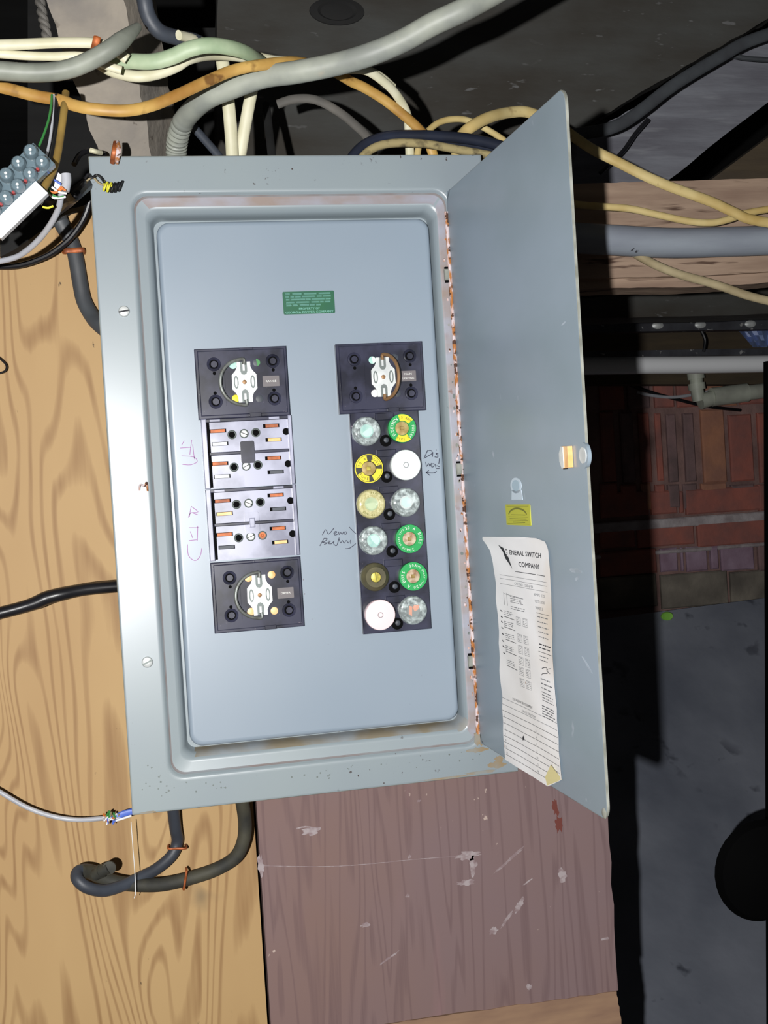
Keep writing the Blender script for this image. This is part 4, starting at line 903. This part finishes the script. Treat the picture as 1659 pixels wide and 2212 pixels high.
cable('white_cable', [(215, 138, -.04), (245, 155, -.045), (293, 165, -.05), (336, 160, -.05), (378, 145, -.05), (412, 126, -.045), (470, 118, -.02), (560, 128, .0), (640, 150, .02)], .0052, 'c_white', 'white cable sagging just under the pale green one', t=.004)
cable('orange_cable', [(-60, 180, -.06), (0, 188, -.065), (77, 207, -.07), (127, 216, -.075), (162, 228, -.08), (200, 235, -.085), (270, 239, -.085), (328, 228, -.08), (386, 204, -.075), (444, 177, -.07), (501, 153, -.065), (559, 141, -.06), (640, 134, -.04), (710, 150, .0), (758, 176, .02), (788, 190, .025), (830, 216, .03), (872, 249, .035), (900, 274, .04), (925, 305, .045), (940, 350, .05)],
      .0052, 'c_orange', 'orange-yellow cable curving under the grey ones into the box', t=.0036)
cable('white_cable', seg([(476, 100), (481, 135), (487, 180), (494, 230), (500, 300), (503, 360)], .0, .045), .0062, 'c_white', 'left of the two bright white cables dropping into the box', t=.0035, group='white cables dropping into the box')
cable('white_cable', seg([(562, 120), (551, 160), (541, 210), (528, 280), (515, 360)], .0, .05), .0058, 'c_white', 'right of the two bright white cables dropping into the box', t=.0035, group='white cables dropping into the box')
cable('white_cable', seg([(740, 150), (790, 152), (834, 181), (862, 213), (880, 250), (884, 300), (886, 360)], .0, .06), .0046, 'c_white', 'white cable falling behind the orange one into the box', t=.0032)
cable('cream_cable', seg([(900, 360), (906, 310), (927, 281), (952, 263), (986, 257), (1016, 262), (1054, 281), (1090, 304), (1150, 350)], .05, .10), .0034, 'c_cream', 'thin cream cable looping behind the door corner', t=.003)
cable('cream_cable', [(985, 360, .05), (990, 310, .055), (1003, 287, .06), (1024, 270, .06), (1058, 253, .07), (1100, 243, .09), (1142, 243, .10), (1200, 268, .11), (1250, 303, .12), (1286, 326, .13), (1336, 351, .13), (1387, 377, .13), (1437, 399, .13), (1488, 418, .13), (1539, 437, .13), (1586, 459, .13), (1627, 475, .13), (1740, 492, .13)],
      .0060, 'c_cream', 'broad cream cable passing behind the door to the right edge', t=.0042)
cable('cream_cable', seg([(1100, 400), (1180, 432), (1250, 442), (1298, 446), (1361, 451), (1425, 465), (1488, 478), (1539, 481), (1580, 472), (1618, 459), (1740, 440)], .16, .165), .0042, 'c_cream', 'thin cream cable sagging across the brown timber', t=.0036)
cable('old_cable', seg([(1330, 520), (1387, 557), (1431, 579), (1475, 595), (1523, 608), (1570, 623), (1627, 642), (1740, 668)], .195, .17), .0052, 'c_tan', 'dusty tan cable slanting down below the grey conduit', t=.0045)
cable('cloth_cable', seg([(775, 360), (784, 338), (813, 317), (855, 309), (919, 311), (982, 322), (1060, 336), (1120, 352)], .02, .03), .0042, 'c_dirty', 'grimy speckled cloth cable hugging the top of the panel', t=.004)
cable('dark_cable', seg([(750, 362), (767, 333), (796, 309), (847, 294), (940, 294), (1024, 302), (1090, 318), (1160, 345)], .025, .05), .0056, 'c_blkb', 'upper dark blue cable behind the grimy cloth one', t=.005)
cable('dark_cable', seg([(758, 366), (775, 338), (803, 316), (850, 302), (940, 306), (1024, 314), (1090, 330), (1160, 355)], .035, .06), .0050, 'c_blkb', 'lower dark blue cable behind the grimy cloth one', t=.005)
cable('faded_cable', seg([(600, 225), (636, 214), (682, 216), (729, 240), (767, 270), (796, 302), (812, 360)], .12, .07), .0048, 'c_dim', 'dim grey cable bending down in the middle above the panel', t=.003)
cable('slate_cable', seg([(395, 236), (417, 272), (445, 305), (470, 334), (490, 362)], .07, .06), .0042, 'c_slate', 'short slate cable beside the thick grey cable', t=.003)
cable('hanging_cable', seg([(575, 225), (582, 290), (590, 360)], .2, .1), .0045, 'vdk', 'black strap hanging right of the white cables', t=.003)
cable('dark_cable', [(306, -60, -.06), (312, 0, -.06), (322, 38, -.055), (345, 68, -.05), (385, 82, -.04), (425, 90, -.03), (460, 110, .0)], .0070, 'c_slate', 'thick dark cable entering at the top left of centre', t=.006)
cable('white_cable', seg([(386, 76), (410, 82), (440, 92), (500, 108), (580, 128), (630, 133), (790, 152), (850, 190)], -.052, .03), .0046, 'c_white', 'short white cable peeking behind the dark one at top', t=.0035)
# twisted old cloth wire
b = MB()
for ph_ in (0, math.pi):
    P = [(80, -30), (86, 0), (92, 35), (98, 60), (103, 90)]; Q = []
    sp = spline([at(a, c_, .02) for a, c_ in P], 10)
    for i, p in enumerate(sp): Q.append(p + Vector((.0024 * math.cos(i * .55 + ph_), .0024 * math.sin(i * .55 + ph_), 0)))
    b.tube(Q, .0026, n=8, res=2)
tag(b.build('twisted_wire', M['c_dim'], origin=at(90, 0, .02)), 'twisted old cloth wire left of the pale joist', 'wire')
# left side: terminal strip, module, thin wires
cable('gold_cable', [(142, 200, -.07), (139, 232, -.08), (132, 285, -.09), (124, 335, -.10), (114, 369, -.11), (89, 414, -.125), (52, 451, -.13), (17, 484, -.13), (-30, 520, -.13)], .0032, 'c_gold', 'thin gold-brown cable running down beside the terminal strip', t=.003)
cable('thin_wire', seg([(112, 205), (110, 232), (104, 262), (94, 292), (82, 322), (78, 345)], -.08, -.13), .0010, 'w_green', 'thin green wire going down to the terminal strip', 'wire', n=8)
cable('thin_wire', seg([(122, 205), (118, 260), (108, 310), (98, 352), (84, 388), (70, 425), (40, 470)], -.075, -.115), .0022, 'c_black', 'thin black wire between the green and gold ones', 'wire', n=8)
cable('thin_wire', seg([(116, 205), (111, 280), (102, 330), (92, 362), (78, 400)], -.078, -.12), .0012, 'c_lgrey', 'thin grey wire between the green and gold ones', 'wire', n=8)
A0 = at(92, 338, -.14); A1 = at(-45, 470, -.14); ax = (A1 - A0).normalized(); up = Vector((0, -1, 0)); sd = ax.cross(up).normalized()
if sd.z > 0: sd = -sd
ts = thing('terminal_strip', A0, 'row of clear plastic screw terminals on a white strip at the left edge', 'terminal strip')
Ln = (A1 - A0).length; nn_ = 9
def TB(a, s_, h_): return tuple(ax * a + sd * s_ + up * h_)
def obox(mb, a0, a1, s0, s1, h0, h1, mi=0):
    v = [TB(a, s_, h_) for h_ in (h0, h1) for a, s_ in ((a0, s0), (a1, s0), (a1, s1), (a0, s1))]
    mb.add(v, [(0, 3, 2, 1), (4, 5, 6, 7), (0, 1, 5, 4), (1, 2, 6, 5), (2, 3, 7, 6), (3, 0, 4, 7)], mi)
mb = MB(); obox(mb, .018, Ln, .0095, .0225, -.010, -.001); mb.build('white_strip', M['whiteplastic'], ts)
mb = MB(); obox(mb, -.003, Ln, -.013, .010, -.012, -.002)
mb.build('terminal_base', M['clear'], ts)
for i in range(nn_):
    a = .004 + i * .0135
    for s_ in (-.0085, .0035):
        mb = MB(); mb.lathe(TB(a, s_, -.003), [(.0058, 0), (.0058, .006), (.0045, .009), (.002, .010)], 16, 0, ax=up); mb.lathe(TB(a, s_, .0068), [(.0014, 0), (.0011, .0006)], 10, 1, ax=up)
        if s_ > 0: mb.lathe(TB(a + .006, s_ + .001, -.002), [(.0016, 0), (.0014, .004)], 8, 2, ax=up)
        mb.build('terminal', [M['clear'], M['zinc'], M['w_red']], ts)
# white module and coloured tails
c0 = at(128, 395, -.10); md = thing('cable_module', c0, 'small white and grey cable module with loose coloured wires', 'connector')
q = lambda x, y, Y=-.10: at(x, y, Y) - c0
MB().add([q(122, 370), q(138, 382), q(130, 412), q(116, 408)] + [p + Vector((0, .012, 0)) for p in (q(122, 370), q(138, 382), q(130, 412), q(116, 408))], [(3, 2, 1, 0), (4, 5, 6, 7), (0, 1, 5, 4), (1, 2, 6, 5), (2, 3, 7, 6), (3, 0, 4, 7)]).build('clip', M['whiteplastic'], md)
MB().tube([q(142, 376), q(143, 392), q(139, 412)], .0042, n=14, res=4).build('housing', M['c_lgrey'], md)
for i, (m_, P) in enumerate((('w_orange', [(98, 398), (106, 412), (120, 416), (134, 408), (142, 412)]), ('w_green', [(96, 402), (110, 418), (124, 426), (138, 424)]), ('w_white', [(88, 442), (104, 420), (118, 428), (142, 425)]), ('w_blue', [(84, 365), (98, 378), (116, 388), (132, 398)]), ('w_green', [(108, 396), (106, 410), (114, 424)]), ('w_white', [(112, 404), (126, 414), (144, 418)]), ('w_yellow', [(92, 447), (104, 449), (115, 445)]), ('w_orange', [(124, 414), (132, 404), (138, 410)]))):
    MB().tube([q(a, c_, -.108) for a, c_ in P], .0009, n=6, res=5).build('tail_wire', M[m_], md)
cable('network_cable', [(133, 405, -.095), (131, 429, -.09), (125, 454, -.08), (110, 483, -.065), (87, 514, -.045), (58, 541, -.03), (27, 558, -.02), (-40, 572, -.01)], .0026, 'c_lgrey', 'light grey round cable curling off the left edge below the terminal strip')
cable('strap_cable', [(112, 425, .06), (126, 465, .085), (133, 483, .09), (150, 514, .093), (160, 541, .093), (166, 570, .093), (173, 612, .093), (181, 649, .092), (197, 680, .088), (214, 701, .08), (250, 730, .07)], .0076, 'c_strap', 'flat dark grey cable stapled to the plywood left of the panel', t=.0045)
o = staple(None, 160, 541, .0865, .019, .005, .05, 'rust'); tag(o, 'copper staple holding the flat dark cable', 'staple')
cable('black_cable', seg([(195, 430), (188, 455), (178, 478), (160, 505), (140, 526), (105, 551), (60, 569), (20, 576), (-40, 575)], .07, .085), .0030, 'c_black', 'thin black shadow line of the light grey cable, crossing the flat dark one', n=10)  # cast shadow of the light grey cable, built as a black tube
cable('black_cable', [(186, 400, .0), (162, 420, -.02), (140, 440, .02), (120, 455, .06)], .006, 'c_black', 'short black cable behind the coloured wires', n=10)
slab_px('black_block', [(72, 432), (150, 405), (196, 372), (198, 440), (150, 452), (60, 520), (30, 540), (0, 555), (0, 480)], .075, .02, M['vdk'], 'black block behind the left cables', 'block')  # near-black block filling the area behind the left cables
cable('black_cable', [(160, 355, .02), (172, 335, .03), (190, 326, .035), (206, 328, .04), (225, 334, .05)], .0026, 'c_black', 'thin black cable poking out at the panel corner', n=10)
cable('pale_wire', [(195, 324, .02), (205, 327, .02), (218, 330, .03)], .0024, 'c_white', 'short pale wire end above the panel corner', 'wire', n=8)
# curly bell wire hanging over the corner of the cover
b = MB(); b.tube([at(183, 386, -.008), at(190, 376, -.01), at(198, 384, -.010), at(208, 378, -.010), at(217, 383, -.010), at(226, 395, -.008)], .0011, n=8, mi=0)
Q = [];
for i in range(60):
    t_ = i / 59; p = at(222 + 40 * t_, 401 + 5 * math.sin(t_ * 3), -.008); a = t_ * 5 * 2 * math.pi; Q.append(p + Vector((.0012 * math.cos(a), .002 * math.sin(a) - .001, .0040 * math.cos(a))))
b.tube(Q[:28], .0009, n=7, mi=1, res=2); b.tube(Q[26:], .0010, n=7, mi=0, res=2); b.tube([at(186, 392, -.006), at(200, 383, -.008), at(212, 394, -.008), at(226, 402, -.008)], .0009, n=7, mi=2)
tag(b.build('curly_wire', [M['c_black'], M['w_yellow'], M['c_tan']], origin=at(183, 386, -.008)), 'curled black and yellow wire lying on the top left corner of the cover', 'wire')
b = MB()
for dx, c_ in ((0, 0), (9, -1)):
    b.tube([at(250 + dx * .3, 306, -.004), at(247 + dx, 322, -.012), at(244 + dx, 340, -.010), at(242 + dx * 1.05, 353, -.003)], .0022, .0010, n=8, mi=c_ and 1)
tag(b.build('rusty_clip', [M['copper'], M['rust']], origin=at(250, 306, -.004)), 'rusty two-legged clip hooked over the top edge of the cover', 'clip')
# left and below
cable('black_cable', [(-60, 1340, .05), (-10, 1327, .05), (40, 1314, .05), (75, 1303, .05), (100, 1292, .05), (131, 1284, .05), (187, 1273, .055), (260, 1266, .06)], .0060, 'c_black', 'thick glossy black cable entering the panel from the left edge', n=18,
      rfn=lambda t: 1 + .13 * max(0, math.sin((t - .35) * 7)) if t > .35 else 1)
cable('network_cable', [(-40, 1688, .075), (-5, 1708, .075), (56, 1743, .075), (112, 1763, .075), (168, 1771, .075), (228, 1767, .078)], .0024, 'c_lgrey', 'light grey round cable with frayed end at the lower left corner of the panel')
c0 = at(240, 1765, .078); fr = thing('wire_splice', c0, 'tangle of twisted coloured wires at the lower left corner of the panel', 'wires'); q = lambda x, y, Y=.072: at(x, y, Y) - c0
for i in range(12):
    r = random.Random(i + 50); m_ = ('w_orange', 'w_white', 'w_green', 'w_blue', 'c_tan', 'w_white')[i % 6]
    x = 224 + i * 2.6; MB().tube([q(x, 1765), q(x + r.uniform(-8, 8), 1765 + r.uniform(-16, 18), .068), q(x + r.uniform(-4, 10), 1768 + r.uniform(-8, 8)), q(x + 8 + r.uniform(-3, 3), 1762 + r.uniform(-12, 14), .070)], .0008, n=6, res=5).build('strand', M[m_], fr)
MB().tube([q(248, 1768), q(262, 1760), q(274, 1756), q(292, 1752)], .0032, .002, n=8).build('blue_pair', M['w_blue'], fr, label='blue and white pair')
MB().tube([q(250, 1773, .07), q(266, 1768, .069), q(284, 1762, .069)], .0011, n=8).build('white_pair', M['w_white'], fr)
cable('looped_cable', [(372, 1735, .07), (375, 1757, .075), (379, 1790, .082), (383, 1818, .088), (371, 1848, .086), (338, 1877, .080), (300, 1897, .072), (262, 1914, .062), (224, 1924, .052), (188, 1917, .046), (167, 1899, .048), (170, 1882, .056), (195, 1880, .064), (222, 1892, .072)],
      .0060, 'c_slate', 'dark slate cable hanging below the panel and looping at its left end', t=.0050, n=16)
cable('dusty_cable', [(176, 1884, .055), (196, 1884, .062), (225, 1898, .066), (262, 1908, .068), (310, 1912, .070), (355, 1910, .074), (411, 1897, .078), (467, 1878, .078), (508, 1852, .074), (526, 1815, .070), (529, 1775, .066), (522, 1725, .055)],
      .0068, 'c_dusty', 'dusty grey-green cable running right and up behind the panel bottom', n=18)
b = MB(); b.tube([at(205, 1890, .05), at(222, 1880, .045), at(236, 1874, .042)], .0058, n=14); b.tube([at(214, 1884, .047), at(219, 1882, .0455)], .0066, n=14, res=1); b.lathe(at(236, 1874, .0418), [(.0066, 0), (.0064, .002), (.002, .003)], 16)
tag(b.build('cable_end', M['c_dusty'], origin=at(222, 1880, .045)), 'cut cable end poking up inside the loop below the panel', 'cable end')
o = staple(None, 383, 1833, .082, .017, .0022, -.1); tag(o, 'orange rusty staple on the slate cable below the panel', 'staple')
o = staple(None, 400, 1902, .069, .018, .0022, 1.35); tag(o, 'orange rusty staple on the dusty cable below the panel', 'staple')
cable('thread', seg([(283, 1775), (287, 1830), (291, 1880), (293, 1925), (290, 1940)], .05, .05), .0004, 'w_white', 'fine white thread hanging in front of the looped cable', 'thread', n=6)
cable('thin_wire', seg([(-12, 765), (4, 778), (14, 790), (10, 802), (-10, 808)], .09, .09), .0010, 'c_black', 'tiny black wire loop at the left edge on the plywood', 'wire', n=8)
# right: flat dark cable on the beams and thin wires
cable('flat_cable', seg([(1180, 300), (1267, 287), (1311, 279), (1349, 263), (1393, 232), (1437, 197), (1475, 171), (1523, 142), (1564, 118), (1608, 93), (1665, 72), (1760, 40)], .30, .30), .0080, 'c_strap', 'flat dark cable climbing along the boards to the top right', t=.0035)
cable('thin_wire', seg([(1400, 258), (1372, 290), (1349, 323), (1325, 348), (1296, 374)], .36, .36), .0030, 'c_black', 'black wire forking down from the flat dark cable', 'wire', n=8)
cable('thin_wire', seg([(1570, 116), (1600, 124), (1640, 128), (1740, 133)], .36, .36), .0036, 'c_strap', 'thin dark wire leaving the flat cable at the right edge', 'wire', n=8)
